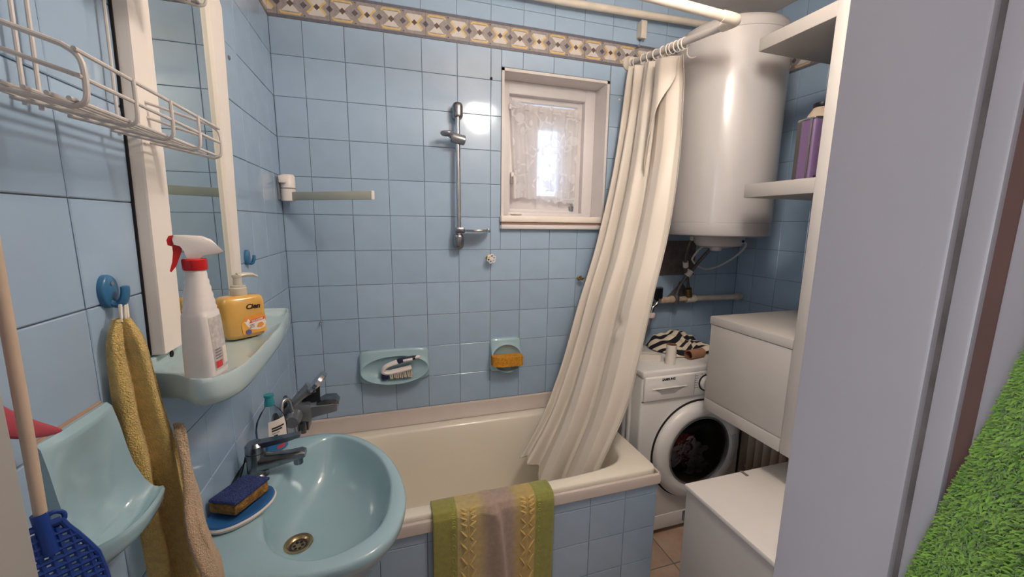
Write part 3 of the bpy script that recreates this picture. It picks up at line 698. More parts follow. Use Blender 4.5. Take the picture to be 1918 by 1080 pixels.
soap_dish('wall_soap_dish', 'narrow blue ceramic soap dish on the wall with yellow sponge', 0.860, 1.020, 0.764, 0.936, 0.062)
def scrub_brush():
    root = thing('scrubbing_brush', 'white and navy scrubbing brush lying in the wide wall soap dish', 'brush', (0.43, -0.035, 0.79))
    g = Geo(); P = crom([(0.483, -0.040, 0.838), (0.43, -0.040, 0.829), (0.385, -0.040, 0.823), (0.362, -0.042, 0.828), (0.362, -0.044, 0.845), (0.378, -0.046, 0.858), (0.405, -0.047, 0.868), (0.425, -0.048, 0.873)], 5)
    n = len(P); g.tube(P, [0.012+0.003*(1-i/n) if i < n*0.45 else 0.0105 for i in range(n)], 12, flat=(1.25, 0.8)); obj('handle', g, M_BOTTLEW, root)
    g = Geo(); P = crom([(0.423, -0.048, 0.873), (0.445, -0.049, 0.880), (0.47, -0.049, 0.884), (0.495, -0.049, 0.887), (0.505, -0.049, 0.888)], 5); g.tube(P, [0.0115]*8+[0.010]*8+[0.009]*(len(P)-16), 12); obj('grip', g, M_NAVY, root)
    g = Geo(); g.tube(crom([(0.447, -0.057, 0.879), (0.465, -0.058, 0.8805), (0.488, -0.058, 0.883)], 5), 0.0065, 10); g.tube([(0.500, -0.053, 0.887), (0.512, -0.053, 0.891), (0.520, -0.051, 0.893)], [0.006, 0.007, 0.004], 10); obj('grip_inlay', g, M_BOTTLEW, root)
    g = Geo(); g.box((0.350, -0.056, 0.795), (0.382, -0.026, 0.820), 0.008); obj('bumper', g, M_NAVY, root)
    g = Geo()
    for i in range(12):
        for j in range(3):
            x = 0.388+0.0085*i; y = -0.052+0.011*j; g.tube([(x, y, 0.824), (x+random.uniform(-.003, .003)+0.002, y+random.uniform(-.002, .002), 0.796+0.004*random.random())], [0.0028, 0.0036], 6)
    tag(obj('bristles', g, M_BRISTLE, root), kind='stuff')
scrub_brush()
def sponge_in_dish():
    g = Geo(); a = radians(0)
    g.grid(lambda u, v: (0.938+0.0785*math.copysign(abs(cos(2*pi*u))**0.35, cos(2*pi*u)), -0.046+0.008*cos(pi*2*u)*0+0.030*math.copysign(abs(sin(2*pi*u))**0.45, sin(2*pi*u))-0.010*sin(pi*(0.5+0.5*cos(2*pi*u))), 0.812-0.012*cos(2*pi*u)*0.3+0.046*v), 48, 5, cu=True)
    top = [i*6+5 for i in range(48)]; bot = [i*6 for i in range(48)]; g.f += [tuple(top), tuple(reversed(bot))]; g.m += [0, 0]
    tag(obj('yellow_sponge', g, M_SPONGEY, origin=(0.938, -0.046, 0.812)), 'dry yellow sponge lying in the narrow wall soap dish', 'sponge')
sponge_in_dish()
def valve_wheel():
    root = thing('valve_handwheel', 'white lobed valve wheel on the tiled wall under the window', 'valve', (0.858, 0, 1.331))
    c = Vector((0.8575, -0.043, 1.3305)); g = Geo()
    for k in range(6):
        a = 2*pi*k/6+0.3; q = c+Vector((0.0135*cos(a), 0, 0.0135*sin(a)))
        g.tube([(q.x+0.0072*cos(t), q.y, q.z+0.0072*sin(t)) for t in [2*pi*i/14 for i in range(14)]], 0.0026, 8, closed=True)
    g.lathe([(0.0065, -0.047), (0.0065, -0.038)], (c.x, 0, c.z), 'y', 12); obj('wheel', g, M_BOTTLEW, root)
    g = Geo(); g.lathe([(0.017, 0.0), (0.017, -0.004), (0.006, -0.008), (0.005, -0.040)], (c.x, 0, c.z), 'y', 16); obj('stem', g, M_BRASS, root)
valve_wheel()
def brass_stub():
    root = thing('brass_stub', 'short brass valve stub poking from the tiles beside the curtain', 'valve stub', (1.33, 0, 1.221))
    g = Geo(); g.lathe([(0.010, 0), (0.010, -0.006), (0.006, -0.008), (0.0055, -0.035), (0.008, -0.036), (0.008, -0.042), (0.003, -0.044)], (1.330, 0, 1.221), 'y', 12); obj('stem', g, M_BRASS, root)
    g = Geo(); g.tube([(1.314, -0.030, 1.220), (1.346, -0.030, 1.222)], 0.004, 8); g.tube([(1.330, -0.030, 1.221), (1.329, -0.030, 1.236)], 0.004, 8); obj('cross_handle', g, M_BRASS, root)
brass_stub()
def plug(name, label, p, n, m, r=0.006, hook=False):
    root = thing(name, label, 'wall plug' if not hook else 'hook', p)
    g = Geo(); ax = 'y' if n[1] else 'x'; s = -1 if ax == 'y' else 1
    g.lathe([(r, 0), (r, s*0.003), (r*0.5, s*0.005), (0.0015, s*0.0055)], p if ax == 'y' else p, ax, 12); obj('plug_head', g, m, root)
    if hook:
        q = Vector(p); nn = Vector(n); g = Geo(); g.tube(crom([q, q+nn*0.014, q+nn*0.02+Vector((0, 0, -0.012)), q+nn*0.03+Vector((0, 0, -0.010)), q+nn*0.032+Vector((0, 0, 0.004))], 4), 0.0022, 8); obj('hook_bend', g, m, root)
plug('wall_plug', 'dark broken wall plug at a tile corner left of the window', (0.865, 0, 2.126), (0, -1, 0), M_DARK)
plug('screw_hook', 'tiny screw hook in the joint above the wide soap dish, near the corner', (0.114, 0, 1.066), (0, -1, 0), M_GREYM, 0.005, True)
plug('wall_plug', 'small pale wall plug between window and shower curtain', (1.515, 0, 2.100), (0, -1, 0), M_LABEL_W, 0.005)
plug('wall_plug', 'small metal screw in the left wall beside the top of the mirror', (0, -0.476, 1.934), (1, 0, 0), M_GREYM, 0.006)

def towel_arm():
    root = thing('towel_arm', 'white swivel bracket with a grey flat towel arm in the corner', 'towel bar', (0.0, -0.046, 1.62))
    cx, cy = 0.0345, -0.046
    g = Geo(); g.box((0.0, -0.070, 1.575), (0.010, -0.022, 1.665), 0.003); g.box((0.008, -0.060, 1.60), (0.030, -0.034, 1.655), 0.003); obj('wall_plate', g, M_GREYM, root)
    g = Geo(); g.lathe([(0.022, 1.6185), (0.0268, 1.620), (0.0268, 1.664), (0.022, 1.671), (0.005, 1.672)], (cx, cy, 0), n=28); obj('swivel_top', g, M_BOTTLEW, root)
    g = Geo(); g.box((0.012, -0.088, 1.636), (0.036, -0.066, 1.664), 0.003); obj('clamp_lug', g, M_BOTTLEW, root)
    g = Geo(); g.lathe([(0.020, 1.569), (0.0258, 1.571), (0.0270, 1.615), (0.022, 1.617)], (cx, cy, 0), n=28); obj('swivel_base', g, M_BOTTLEW, root)
    d = Vector((0.357-0.052, -0.280+0.060, 0)); L = d.length; d.normalize(); n = Vector((-d.y, d.x, 0))
    M = Matrix(((d.x, n.x, 0, 0.052), (d.y, n.y, 0, -0.060), (0, 0, 1, 1.5885), (0, 0, 0, 1)))
    g = Geo(); g.box((0.0, -0.006, -0.0155), (L-0.006, 0.006, 0.0155), 0.002); g.xform(M); obj('arm', g, mat('grey_arm', (176, 178, 166), 0.35), root)
    g = Geo(); g.box((L-0.007, -0.0065, -0.016), (L, 0.0065, 0.016), 0.001); g.xform(M); obj('end_cap', g, M_BOTTLEW, root)
towel_arm()

# ------------------------------------------------------------------ boiler and plumbing
BC = Vector((1.894, -0.290, 0)); BR = 0.225
def boiler():
    root = thing('water_heater', 'tall white cylindrical electric water heater on the corner wall', 'water heater', (BC.x, BC.y, 1.448))
    g = Geo(); g.lathe([(BR, 1.508), (BR, 2.272)], BC, n=72, cap0=False, cap1=False); obj('shell', g, M_BOILER, root)
    g = Geo(); g.lathe([(0.06, 1.444), (BR-0.03, 1.446), (BR-0.004, 1.452), (BR+0.001, 1.460), (BR+0.001, 1.5055), (BR-0.001, 1.5075)], BC, n=72); obj('bottom_cap', g, M_BOILER, root)
    g = Geo(); g.lathe([(BR-0.001, 2.2725), (BR+0.001, 2.2745), (BR, 2.300), (BR-0.012, 2.320), (BR-0.05, 2.338), (0.05, 2.345)], BC, n=72); obj('top_cap', g, M_BOILER, root)
    g = Geo(); c = Vector((1.90, -0.315, 0)); R = []
    for s, z in ((1.0, 1.450), (0.98, 1.418), (0.88, 1.402), (0.5, 1.392), (0.03, 1.390)): R.append([(c.x+0.130*s*cos(2*pi*k/40), c.y+0.085*s*sin(2*pi*k/40), z) for k in range(40)])
    g.rings(R, cap1=True); obj('connection_cover', g, M_BOILER, root)
    g = Geo(); g.lathe([(0.030, 1.396), (0.024, 1.380), (0.004, 1.378)], (1.865, -0.335, 0), n=20); obj('thermostat_knob', g, M_BOILER, root)
    g = Geo(); g.lathe([(0.006, -0.397), (0.006, -0.401), (0.001, -0.402)], (1.955, 0, 1.425), 'y', 12); obj('indicator', g, M_BLACK, root)
    # faint grey maker's mark
    g = Geo(); a0 = atan2(-0.43-BC.y, 1.985-BC.x)
    def patch(t0, t1, z0, z1):
        P = []
        for t, z in ((t0, z0), (t1, z0), (t1, z1), (t0, z1)): a = a0+t; P.append((BC.x+(BR+0.0006)*cos(a), BC.y+(BR+0.0006)*sin(a), z))
        g.add(P, [(0, 1, 2, 3)])
    for t0, t1, z0, z1 in ((-.13, -.085, 1.586, 1.591), (-.08, -.04, 1.582, 1.590), (-.03, .01, 1.583, 1.588), (.02, .05, 1.582, 1.590), (.06, .11, 1.581, 1.588), (.08, .13, 1.587, 1.594), (-.07, .12, 1.570, 1.5715)): patch(t0, t1, z0, z1)
    obj('maker_mark', g, M_INKG, root, smooth=False)
    g = Geo()
    for z in (1.62, 2.12): g.box((BC.x-0.16, -0.10, z-0.03), (BC.x+0.16, -0.0005, z+0.03), 0.004)
    obj('wall_bracket', g, M_GREYM, root)
boiler()
def plumbing():
    root = thing('water_pipe', 'white water pipe run with fittings on the wall under the water heater', 'pipe', (2.1, -0.06, 1.10))
    g = Geo(); g.tube([(1.98, -0.055, 1.094), (2.15, -0.055, 1.092), (2.335, -0.055, 1.090), (2.357, -0.055, 1.089)], 0.0155, 14); obj('white_pipe', g, M_PIPE, root)
    g = Geo(); g.lathe([(0.022, 2.318), (0.022, 2.340), (0.017, 2.346)], (0, -0.055, 1.090), 'x', 18); obj('pipe_end', g, M_TRIM, root)
    g = Geo(); g.tube([(1.780, -0.055, 1.094), (1.80, -0.055, 1.094), (1.84, -0.055, 1.092), (1.87, -0.055, 1.095), (1.92, -0.055, 1.094), (1.99, -0.055, 1.094)], [0.013, 0.020, 0.017, 0.021, 0.014, 0.018], 12); obj('valve_body', g, mat('painted_valve', (206, 180, 158), 0.6, var=0.3, scale=60), root)
    g = Geo()
    for k in range(5): g.lathe([(0.018, 1.966+0.012*k), (0.022, 1.972+0.012*k), (0.018, 1.977+0.012*k)], (0, -0.055, 1.094), 'x', 16)
    obj('compression_nut', g, M_PIPE, root)
    g = Geo(); g.lathe([(0.016, 1.070), (0.018, 1.085), (0.018, 1.108), (0.012, 1.118)], (1.893, -0.062, 0), n=8); obj('hose_nut', g, M_BRAID, root)
    g = Geo(); g.tube([(1.975, -0.066, 1.108), (1.962, -0.07, 1.155)], 0.0175, 14); obj('check_valve', g, M_BRASS, root)
    g = Geo()
    tri = crom([(1.868, 0, 1.078), (1.885, 0, 1.105), (1.935, 0, 1.150), (1.962, 0, 1.182), (1.985, 0, 1.165), (2.035, 0, 1.110), (2.068, 0, 1.072), (1.97, 0, 1.066)], 5, True)
    cen = Vector((1.965, 0, 1.105))
    g.grid(lambda u, v: (cen.x+(tri[int(u*40) % 40].x-cen.x)*v, -0.011*(1-v)**0.6-0.0015-0.002*abs(sin(17*u+9*v)), cen.z+(tri[int(u*40) % 40].z-cen.z)*v*(1+0.03*sin(40*u))), 40, 8, cu=True)
    obj('mortar_patch', g, M_CEMENT, root)
    h = thing('braided_hose', 'dark braided hose from the heater down to the wall valve, tied with a white tag', 'hose', (1.86, -0.15, 1.4))
    g = Geo(); g.tube(crom([(1.862, -0.19, 1.445), (1.864, -0.16, 1.40), (1.884, -0.12, 1.32), (1.918, -0.09, 1.255), (1.940, -0.08, 1.215), (1.960, -0.072, 1.160)], 7), 0.0085, 10); obj('hose_tube', g, M_BRAID, h)
    g = Geo(); g.tube([(1.861, -0.19, 1.446), (1.862, -0.178, 1.424)], 0.012, 10); obj('collar', g, M_PAPER, h)
    g = Geo(); g.tube([(1.893, -0.112, 1.306), (1.904, -0.104, 1.278)], 0.0145, 10); obj('tag', g, M_PAPER, h)
    h = thing('braided_hose', 'dark braided hose from under the middle of the heater, crossing the tagged one', 'hose', (1.95, -0.2, 1.4))
    g = Geo(); g.tube(crom([(1.972, -0.22, 1.405), (1.965, -0.16, 1.34), (1.950, -0.11, 1.27), (1.928, -0.085, 1.22), (1.905, -0.068, 1.165), (1.893, -0.062, 1.112)], 7), 0.0085, 10); obj('hose_tube', g, M_BRAID, h)
    g = Geo(); g.tube([(1.945, -0.098, 1.258), (1.930, -0.088, 1.228)], 0.0175, 10); obj('collar', g, M_PAPER, h)
    g = Geo(); g.tube(crom([(1.93, -0.25, 1.408), (1.905, -0.2, 1.385), (1.912, -0.14, 1.33), (1.945, -0.11, 1.305), (1.985, -0.10, 1.278), (2.05, -0.10, 1.262), (2.12, -0.12, 1.285), (2.18, -0.16, 1.34), (2.17, -0.22, 1.40), (2.06, -0.26, 1.425), (2.00, -0.28, 1.425)], 7), 0.0052, 8)
    tag(obj('power_cable', g, M_CABLE, origin=(2.05, -0.1, 1.262)), 'white power cable looping beneath the water heater', 'cable')
    t = thing('washer_tap', 'chrome wall tap with black square knob above the washing machine', 'tap', (1.757, 0, 1.10))
    g = Geo(); g.lathe([(0.022, 0), (0.022, -0.006), (0.012, -0.010), (0.012, -0.06)], (1.757, 0, 1.098), 'y', 14); g.tube(crom([(1.757, -0.06, 1.098), (1.757, -0.085, 1.093), (1.742, -0.09, 1.075), (1.725, -0.09, 1.062), (1.718, -0.09, 1.035)], 5), 0.0115, 12); obj('tap_body', g, M_CHROME, t)
    g = Geo(); g.box((1.735, -0.098, 1.110), (1.779, -0.062, 1.166), 0.004); g.tube([(1.757, -0.08, 1.09), (1.757, -0.08, 1.115)], 0.008, 8); obj('knob', g, M_BLACK, t)
    g = Geo(); g.box((1.732, -0.094, 1.163), (1.782, -0.066, 1.172), 0.003); obj('knob_cap', g, M_GREYM, t)
    h = thing('inlet_hose', 'grey water inlet hose going down from the wall tap behind the washing machine', 'hose', (1.716, -0.09, 0.86))
    g = Geo(); g.tube(crom([(1.718, -0.09, 1.025), (1.713, -0.07, 0.95), (1.708, -0.032, 0.88), (1.705, -0.024, 0.80)], 6), 0.0125, 12); obj('hose_tube', g, M_GREYHOSE, h)
    g = Geo(); g.lathe([(0.019, 1.010), (0.022, 1.014), (0.022, 1.032), (0.014, 1.038)], (1.718, -0.09, 0), n=18); obj('collar', g, M_BOTTLEW, h)
plumbing()
# ------------------------------------------------------------------ washing machine and what lies on it
def washer():
    X0, X1, YF, YB = 1.466, 2.066, -0.400, -0.052
    root = thing('washing_machine', 'white front loading washing machine at the foot of the bathtub', 'washing machine', (1.766, -0.2, 0))
    g = Geo(); g.box((X0, YF, 0.030), (X1, YB, 0.822), 0.012, 3); obj('body', g, M_WASHER, root)
    g = Geo()
    for x in (X0+0.05, X1-0.05):
        for y in (YF+0.05, YB-0.05): g.lathe([(0.018, 0.0), (0.018, 0.012), (0.009, 0.016), (0.009, 0.034)], (x, y, 0), n=14)
    obj('feet', g, M_BLACK, root)
    g = Geo(); g.box((X0-0.003, YF-0.006, 0.816), (X1+0.003, YB, 0.850), 0.010, 3); obj('top_lid', g, M_WASHER, root)
    g = Geo(); g.box((X0+0.006, YF-0.012, 0.706), (X1-0.006, YF+0.02, 0.822), 0.007, 3); obj('control_panel', g, M_WASHER, root)
    g = Geo(); g.box((X0+0.003, YF-0.002, 0.703), (X1-0.003, YF+0.02, 0.7065)); g.box((X0+0.275, YF-0.0123, 0.714), (X0+0.2765, YF, 0.816)); obj('panel_joint', g, M_INKG, root)
    # detergent drawer with recessed grip
    g = Geo(); g.box((X0+0.012, YF-0.0135, 0.712), (X0+0.274, YF, 0.818), 0.003); dr = obj('detergent_drawer', g, M_WASHER, root)
    g = Geo(); y = YF-0.0142
    g.add([(X0+0.050, y, 0.766), (X0+0.226, y, 0.763), (X0+0.165, y, 0.738), (X0+0.095, y, 0.740)], [(0, 1, 2, 3)]); g.add([(X0+0.085, y-0.0002, 0.742), (X0+0.18, y-0.0002, 0.742), (X0+0.165, y-0.0002, 0.736), (X0+0.095, y-0.0002, 0.737)], [(0, 1, 2, 3)])
    obj('grip_recess', g, mat('grip_grey', (170, 168, 168), 0.5), dr, smooth=False)
    g = Geo(); g.box((X0+0.045, y-0.004, 0.763), (X0+0.23, YF-0.01, 0.768), 0.0015); obj('grip_lip', g, M_WASHER, dr)
    text('lettering', 'SAMSUNG', 0.0165, frame((1.594, YF-0.0142, 0.8065), (1, 0, 0), (0, 0, 1)), M_INK, root, bold=0.0006, width=0.070)
    kx, kz = 1.803, 0.768
    g = Geo(); g.lathe([(0.040, YF-0.011), (0.040, YF-0.0155), (0.034, YF-0.016)], (kx, 0, kz), 'y', 32); obj('dial_ring', g, M_BLACK, root)
    g = Geo(); g.lathe([(0.034, YF-0.012), (0.034, YF-0.030), (0.030, YF-0.034), (0.002, YF-0.035)], (kx, 0, kz), 'y', 32); obj('dial', g, M_WASHER, root)
    g = Geo()
    for k in range(6):
        z = 0.806-0.0115*k; w = (0.018, 0.022, 0.014, 0.020, 0.016, 0.024)[k]
        g.box((1.762-0.022, YF-0.0125, z-0.0012), (1.762-0.022+w, YF-0.0118, z+0.0012))
    for k in range(4):
        g.box((1.775+0.02*k, YF-0.0125, 0.810), (1.785+0.02*k, YF-0.0118, 0.812))
    obj('programme_marks', g, M_INKG, root, smooth=False)
    # porthole
    c = Vector((1.788, 0, 0.430))
    g = Geo(); g.lathe([(0.252, YF+0.002), (0.252, YF-0.003), (0.236, YF-0.004)], c, 'y', 72, cap0=False, cap1=False); obj('door_gap', g, M_DARK, root)
    g = Geo(); g.lathe([(0.243, YF-0.001), (0.245, YF-0.016), (0.238, YF-0.030), (0.222, YF-0.040), (0.198, YF-0.045), (0.180, YF-0.041), (0.173, YF-0.030), (0.168, YF-0.004)], c, 'y', 80, cap0=False, cap1=False)
    d = obj('porthole_door', g, M_WASHER, root, ang=70)
    g = Geo(); g.lathe([(0.174, YF-0.034), (0.168, YF-0.036), (0.164, YF-0.028)], c, 'y', 64, cap0=False, cap1=False); obj('glass_rim', g, M_GREYM, d)
    g = Geo(); g.lathe([(0.165, YF-0.030), (0.15, YF-0.040), (0.11, YF-0.052), (0.06, YF-0.058), (0.004, YF-0.060)], c, 'y', 64, cap0=False); obj('glass', g, glass_mat('smoked_glass', (0.50, 0.48, 0.48, 1), 0.24, 0.03), d)
    g = Geo(); g.lathe([(0.004, YF-0.002), (0.1, YF-0.0025), (0.166, YF-0.006), (0.168, YF-0.024)], c, 'y', 48, cap1=False); obj('drum_mouth', g, mat('drum_dark', (44, 40, 40), 0.4, 0.4), d)
    g = Geo()
    rl = random.Random(11)
    for k in range(8):
        q = c+Vector((rl.uniform(-0.10, 0.03), 0, rl.uniform(-0.10, 0.06))); ph = rl.uniform(0, 6)
        g.grid(lambda u, v: (q.x+0.058*(1+0.30*sin(10*pi*u+ph)+0.22*sin(6*pi*v+ph))*cos(2*pi*u)*sin(pi*v), YF-0.014-0.012*cos(pi*v)*0.8-0.004*sin(14*pi*u+5*v), q.z+0.045*(1+0.32*cos(6*pi*u+ph)+0.2*sin(16*pi*u))*sin(2*pi*u)*sin(pi*v)), 40, 10, cu=True, mi=1 if k in (2, 5) else 0)
    obj('laundry', g, [mat('laundry_grey', (190, 186, 186), 0.9, var=0.3), mat('laundry_red', (120, 36, 44), 0.9, var=0.3)], d)
    g = Geo(); P = crom([(c.x+0.197*cos(a), YF-0.043, c.z+0.197*sin(a)) for a in [radians(q) for q in (-22, -8, 6, 20)]], 4); g.tube(P, [0.006]+[0.014]*(len(P)-2)+[0.006], 10, flat=(1, 0.3)); obj('door_grip', g, mat('grip_shade', (196, 194, 192), 0.4), d)
    g = Geo(); g.box((X0+0.004, YF-0.003, 0.030), (X1-0.004, YF+0.002, 0.105), 0.002); obj('kick_plate', g, M_WASHER, root)
    g = Geo(); g.box((1.745, YF-0.009, 0.048), (1.768, YF, 0.10), 0.004); obj('filter_latch', g, M_GREYM, root)
    # embossed ribs of the side panel
    g = Geo()
    for k, (a, b) in enumerate(((0.0, 0.0), (0.040, 0.05))):
        P = [(X0-0.001, YF+0.085+a, 0.10+b), (X0-0.001, YF+0.085+a, 0.70-b), (X0-0.001, YF+0.10+a, 0.74-b), (X0-0.001, YF+0.13+a, 0.755-b), (X0-0.001, YB-0.09-a, 0.755-b), (X0-0.001, YB-0.055-a, 0.73-b), (X0-0.001, YB-0.05-a, 0.70-b), (X0-0.001, YB-0.05-a, 0.10+b)]
        g.tube(crom(P, 4), 0.010, 8)
    obj('side_rib', g, M_WASHER, root)
washer()
WT_Z = 0.850
def washer_things():
    root = thing('cardboard_sleeve', 'small white torn cardboard box lying at the near corner of the washing machine top', 'box', (1.588, -0.26, WT_Z))
    M = Matrix.Translation((1.590, -0.258, WT_Z)) @ Matrix.Rotation(radians(-24), 4, 'Z')
    g = Geo(); L, w, h, t = 0.055, 0.020, 0.030, 0.0012
    g.box((-L, -w, 0.0005), (L, w, 0.0005+t)); g.box((-L, -w, h-t), (L, w, h)); g.box((-L+0.014, -w, 0), (L, -w+t, h)); g.box((-L, w-t, 0), (L, w, h)); g.box((L-t, -w, 0.001), (L, w, h)); g.xform(M); obj('sleeve', g, M_PAPER, root, smooth=False)
    g = Geo(); g.box((0.012, -w-0.010, 0.0005), (L, -w, 0.0018)); g.xform(M); obj('flap', g, M_PAPER, root, smooth=False)
    def roll(name, label, M, m, L=0.095, r=0.0225):
        o = thing(name, label, 'cardboard tube', M.translation)
        g = Geo(); g.lathe([(r-0.0012, 0), (r, 0), (r, L), (r-0.0012, L)], n=32, cap0=False, cap1=False); g.xform(M); obj('outer_paper', g, m, o)
        g = Geo(); g.lathe([(r-0.0014, 0.0003), (r-0.0014, L-0.0003)], n=32, cap0=False, cap1=False); g.xform(M); obj('inner_card', g, M_CARDD, o)
    roll('paper_tube', 'white paper tube standing upright on the washing machine', Matrix.Translation((1.652, -0.345, WT_Z+0.0005)), M_PAPER, 0.094, 0.0235)
    a = radians(62)
    roll('toilet_roll_tube', 'brown empty toilet roll tube lying beside the white upright tube', Matrix.Translation((1.776, -0.318, WT_Z+0.0235)) @ Matrix.Rotation(radians(10), 4, 'Z') @ Matrix.Rotation(radians(90), 4, 'Y'), M_CARD, 0.098, 0.0225)
    # crumpled striped cloth
    m = bpy.data.materials.new('striped_knit'); m.use_nodes = True; nt = m.node_tree; b = nt.nodes['Principled BSDF']; N = nt.nodes.new; Lk = nt.links.new
    at = N('ShaderNodeAttribute'); at.attribute_name = 'stripe'; r = N('ShaderNodeValToRGB'); r.color_ramp.interpolation = 'CONSTANT'
    r.color_ramp.elements[0].color = lin((28, 26, 34)); r.color_ramp.elements[1].position = 0.5; r.color_ramp.elements[1].color = lin((226, 212, 188))
    fr = N('ShaderNodeMath'); fr.operation = 'FRACT'; Lk(at.outputs['Fac'], fr.inputs[0]); Lk(fr.outputs[0], r.inputs[0]); Lk(r.outputs[0], b.inputs['Base Color']); b.inputs['Roughness'].default_value = 0.95
    X0, X1, Y0, Y1 = 1.700, 2.02, -0.275, -0.058
    NU, NV = 76, 56; st = []
    def hgt(u, v):
        e = min(1, u/0.10)*min(1, (1-u)/0.12)*min(1, v/0.12)*min(1, (1-v)/0.10); e = max(0, e)**0.5
        base = 0.030+0.052*math.exp(-((u-0.46)/0.42)**2-((v-0.70)/0.34)**2)+0.012*math.exp(-((u-0.12)/0.12)**2-((v-0.75)/0.2)**2)
        fold = 0.006*sin(9*u+5*v+2*sin(5*v))+0.007*sin(19*v-6*u)+0.004*sin(31*u+8*v)
        return max(0.004, e*(base+fold))
    def fn(u, v):
        wob = 0.022*sin(7*u+3)+0.016*sin(11*v)
        return (X0+(X1-X0)*u+0.012*sin(8*v)-0.05*(1-v)*(u-0.3), Y0+(Y1-Y0)*v+wob*(1-v)*0.8-0.045*max(0, u-0.45)*(1-v), WT_Z+0.0005+hgt(u, v))
    g = Geo(); g.grid(fn, NU, NV)
    for i in range(NU+1):
        for j in range(NV+1):
            u, v = i/NU, j/NV; q = hgt(u, v)*16
            st.append(4.3*v+0.9*sin(4.2*u+0.6)+q*0.55+(2.0*u if u > 0.55 else 0.0)*0.6)
    o = obj('striped_cloth', g, m, origin=(1.84, -0.15, WT_Z), ang=80, solid=0.003); at_ = o.data.attributes.new('stripe', 'FLOAT', 'POINT'); at_.data.foreach_set('value', st)
    tag(o, 'crumpled black and white striped cloth on the washing machine', 'cloth')
washer_things()

# ------------------------------------------------------------------ wall cabinet with shelves, low cabinet, radiator
UX = 1.700
def wall_cabinet():
    root = thing('wall_cabinet', 'white wall cabinet with open shelves above, beside the doorway', 'cabinet', (2.03, -0.75, 0.70))
    XB = RW-0.004
    g = Geo(); g.box((UX, -0.917, 0.702), (XB, -0.879, CZ-0.002), 0.002); obj('end_panel', g, M_WOOD_WHITE, root)
    g = Geo(); g.box((UX+0.004, -0.880, 0.706), (2.24, -0.526, 1.084), 0.002); obj('carcass', g, M_WOOD_WHITE, root)
    g = Geo(); g.box((UX, -0.876, 0.757), (UX+0.012, -0.524, 1.081), 0.0015); obj('front_panel', g, M_WOOD_WHITE, root)
    g = Geo(); g.box((UX-0.002, -0.876, 0.704), (UX+0.012, -0.520, 0.752), 0.0015); obj('bottom_rail', g, M_WOOD_WHITE, root)
    g = Geo(); g.box((UX+0.001, -0.528, 0.750), (UX+0.014, -0.518, 1.086), 0.001); obj('side_strip', g, M_WOOD_WHITE, root)
    g = Geo(); g.box((UX-0.003, -0.8785, 1.083), (2.24, -0.513, 1.117), 0.003); obj('top_board', g, M_WOOD_WHITE, root)
    for z0, z1 in ((2.113, 2.159), (1.600, 1.650)):
        g = Geo(); g.box((UX, -0.880, z0), (XB, -0.614, z1), 0.004); obj('shelf_board', g, M_SHELFB, root)
wall_cabinet()
def tin_can():
    c = Vector((1.885, -0.735, 1.6502)); root = thing('metal_can', 'purple metal can with tan spout standing on the lower open shelf', 'can', c)
    def ring(a, b, z, n=5): return [(c.x+a*math.copysign(abs(cos(t))**(2/n), cos(t)), c.y+b*math.copysign(abs(sin(t))**(2/n), sin(t)), c.z+z) for t in [2*pi*k/48 for k in range(48)]]
    M = Matrix.Translation(c) @ Matrix.Rotation(radians(-8), 4, 'Z') @ Matrix.Translation(-c)
    g = Geo(); g.rings([ring(0.060, 0.042, 0.004), ring(0.060, 0.042, 0.216)]); g.xform(M); obj('can_body', g, M_PURPLE, root)
    g = Geo(); g.rings([ring(0.061, 0.043, 0.0), ring(0.0625, 0.0445, 0.002), ring(0.0610, 0.043, 0.006)], cap0=True); g.xform(M); obj('rim', g, M_TIN, root)
    g = Geo(); g.rings([ring(0.0610, 0.043, 0.213), ring(0.0625, 0.0445, 0.217), ring(0.061, 0.043, 0.221), ring(0.056, 0.038, 0.219)], cap1=True)
    g.xform(M); obj('rim', g, M_TIN, root)
    g = Geo(); g.box((c.x-0.0613, c.y-0.030, c.z+0.006), (c.x-0.0598, c.y-0.022, c.z+0.213)); g.box((c.x-0.0613, c.y+0.012, c.z+0.006), (c.x-0.0598, c.y+0.030, c.z+0.213)); g.xform(M); obj('seam', g, M_TIN, root)
    g = Geo(); g.lathe([(0.046, 0.218), (0.040, 0.235), (0.026, 0.258), (0.022, 0.262)], c, n=32); obj('spout', g, M_CREAMCAP, root)
    g = Geo(); g.lathe([(0.024, 0.260), (0.027, 0.265), (0.027, 0.274), (0.022, 0.277), (0.002, 0.277)], c, n=28); obj('cap', g, M_BLACK, root)
    g = Geo(); y = c.y-0.0433
    g.add([(c.x-0.015, y, c.z+0.006), (c.x+0.05, y, c.z+0.006), (c.x+0.05, y, c.z+0.09), (c.x+0.02, y, c.z+0.045)], [(0, 1, 2, 3)]); g.xform(M); obj('dark_print', g, M_PURPLED, root, smooth=False)
    text('lettering', '60', 0.017, M @ frame((c.x-0.038, c.y-0.0434, c.z+0.017), (1, 0, 0), (0, 0, 1)), M_INK, root, bold=0.0004)
tin_can()
def low_cabinet():
    X0, X1, Y0, Y1, Z = 1.400, 2.05, -1.440, -0.770, 0.567
    root = thing('low_cabinet', 'low white cabinet on the floor in front of the washing machine', 'cabinet', (1.72, -1.1, 0))
    g = Geo(); g.box((X0+0.006, Y0, 0.0), (X1, Y1-0.006, Z-0.016), 0.003); obj('carcass', g, M_WOOD_WHITE, root)  # same white as the top; its shade is put in with a darker paint
    g = Geo(); g.box((X0, Y0, Z-0.016), (X1, Y1, Z), 0.0025); obj('top_board', g, M_CAB, root)
    g = Geo(); g.box((1.655, Y1-0.030, Z-0.001), (1.668, Y1+0.002, Z+0.0012)); obj('joint', g, M_INKG, root)
low_cabinet()
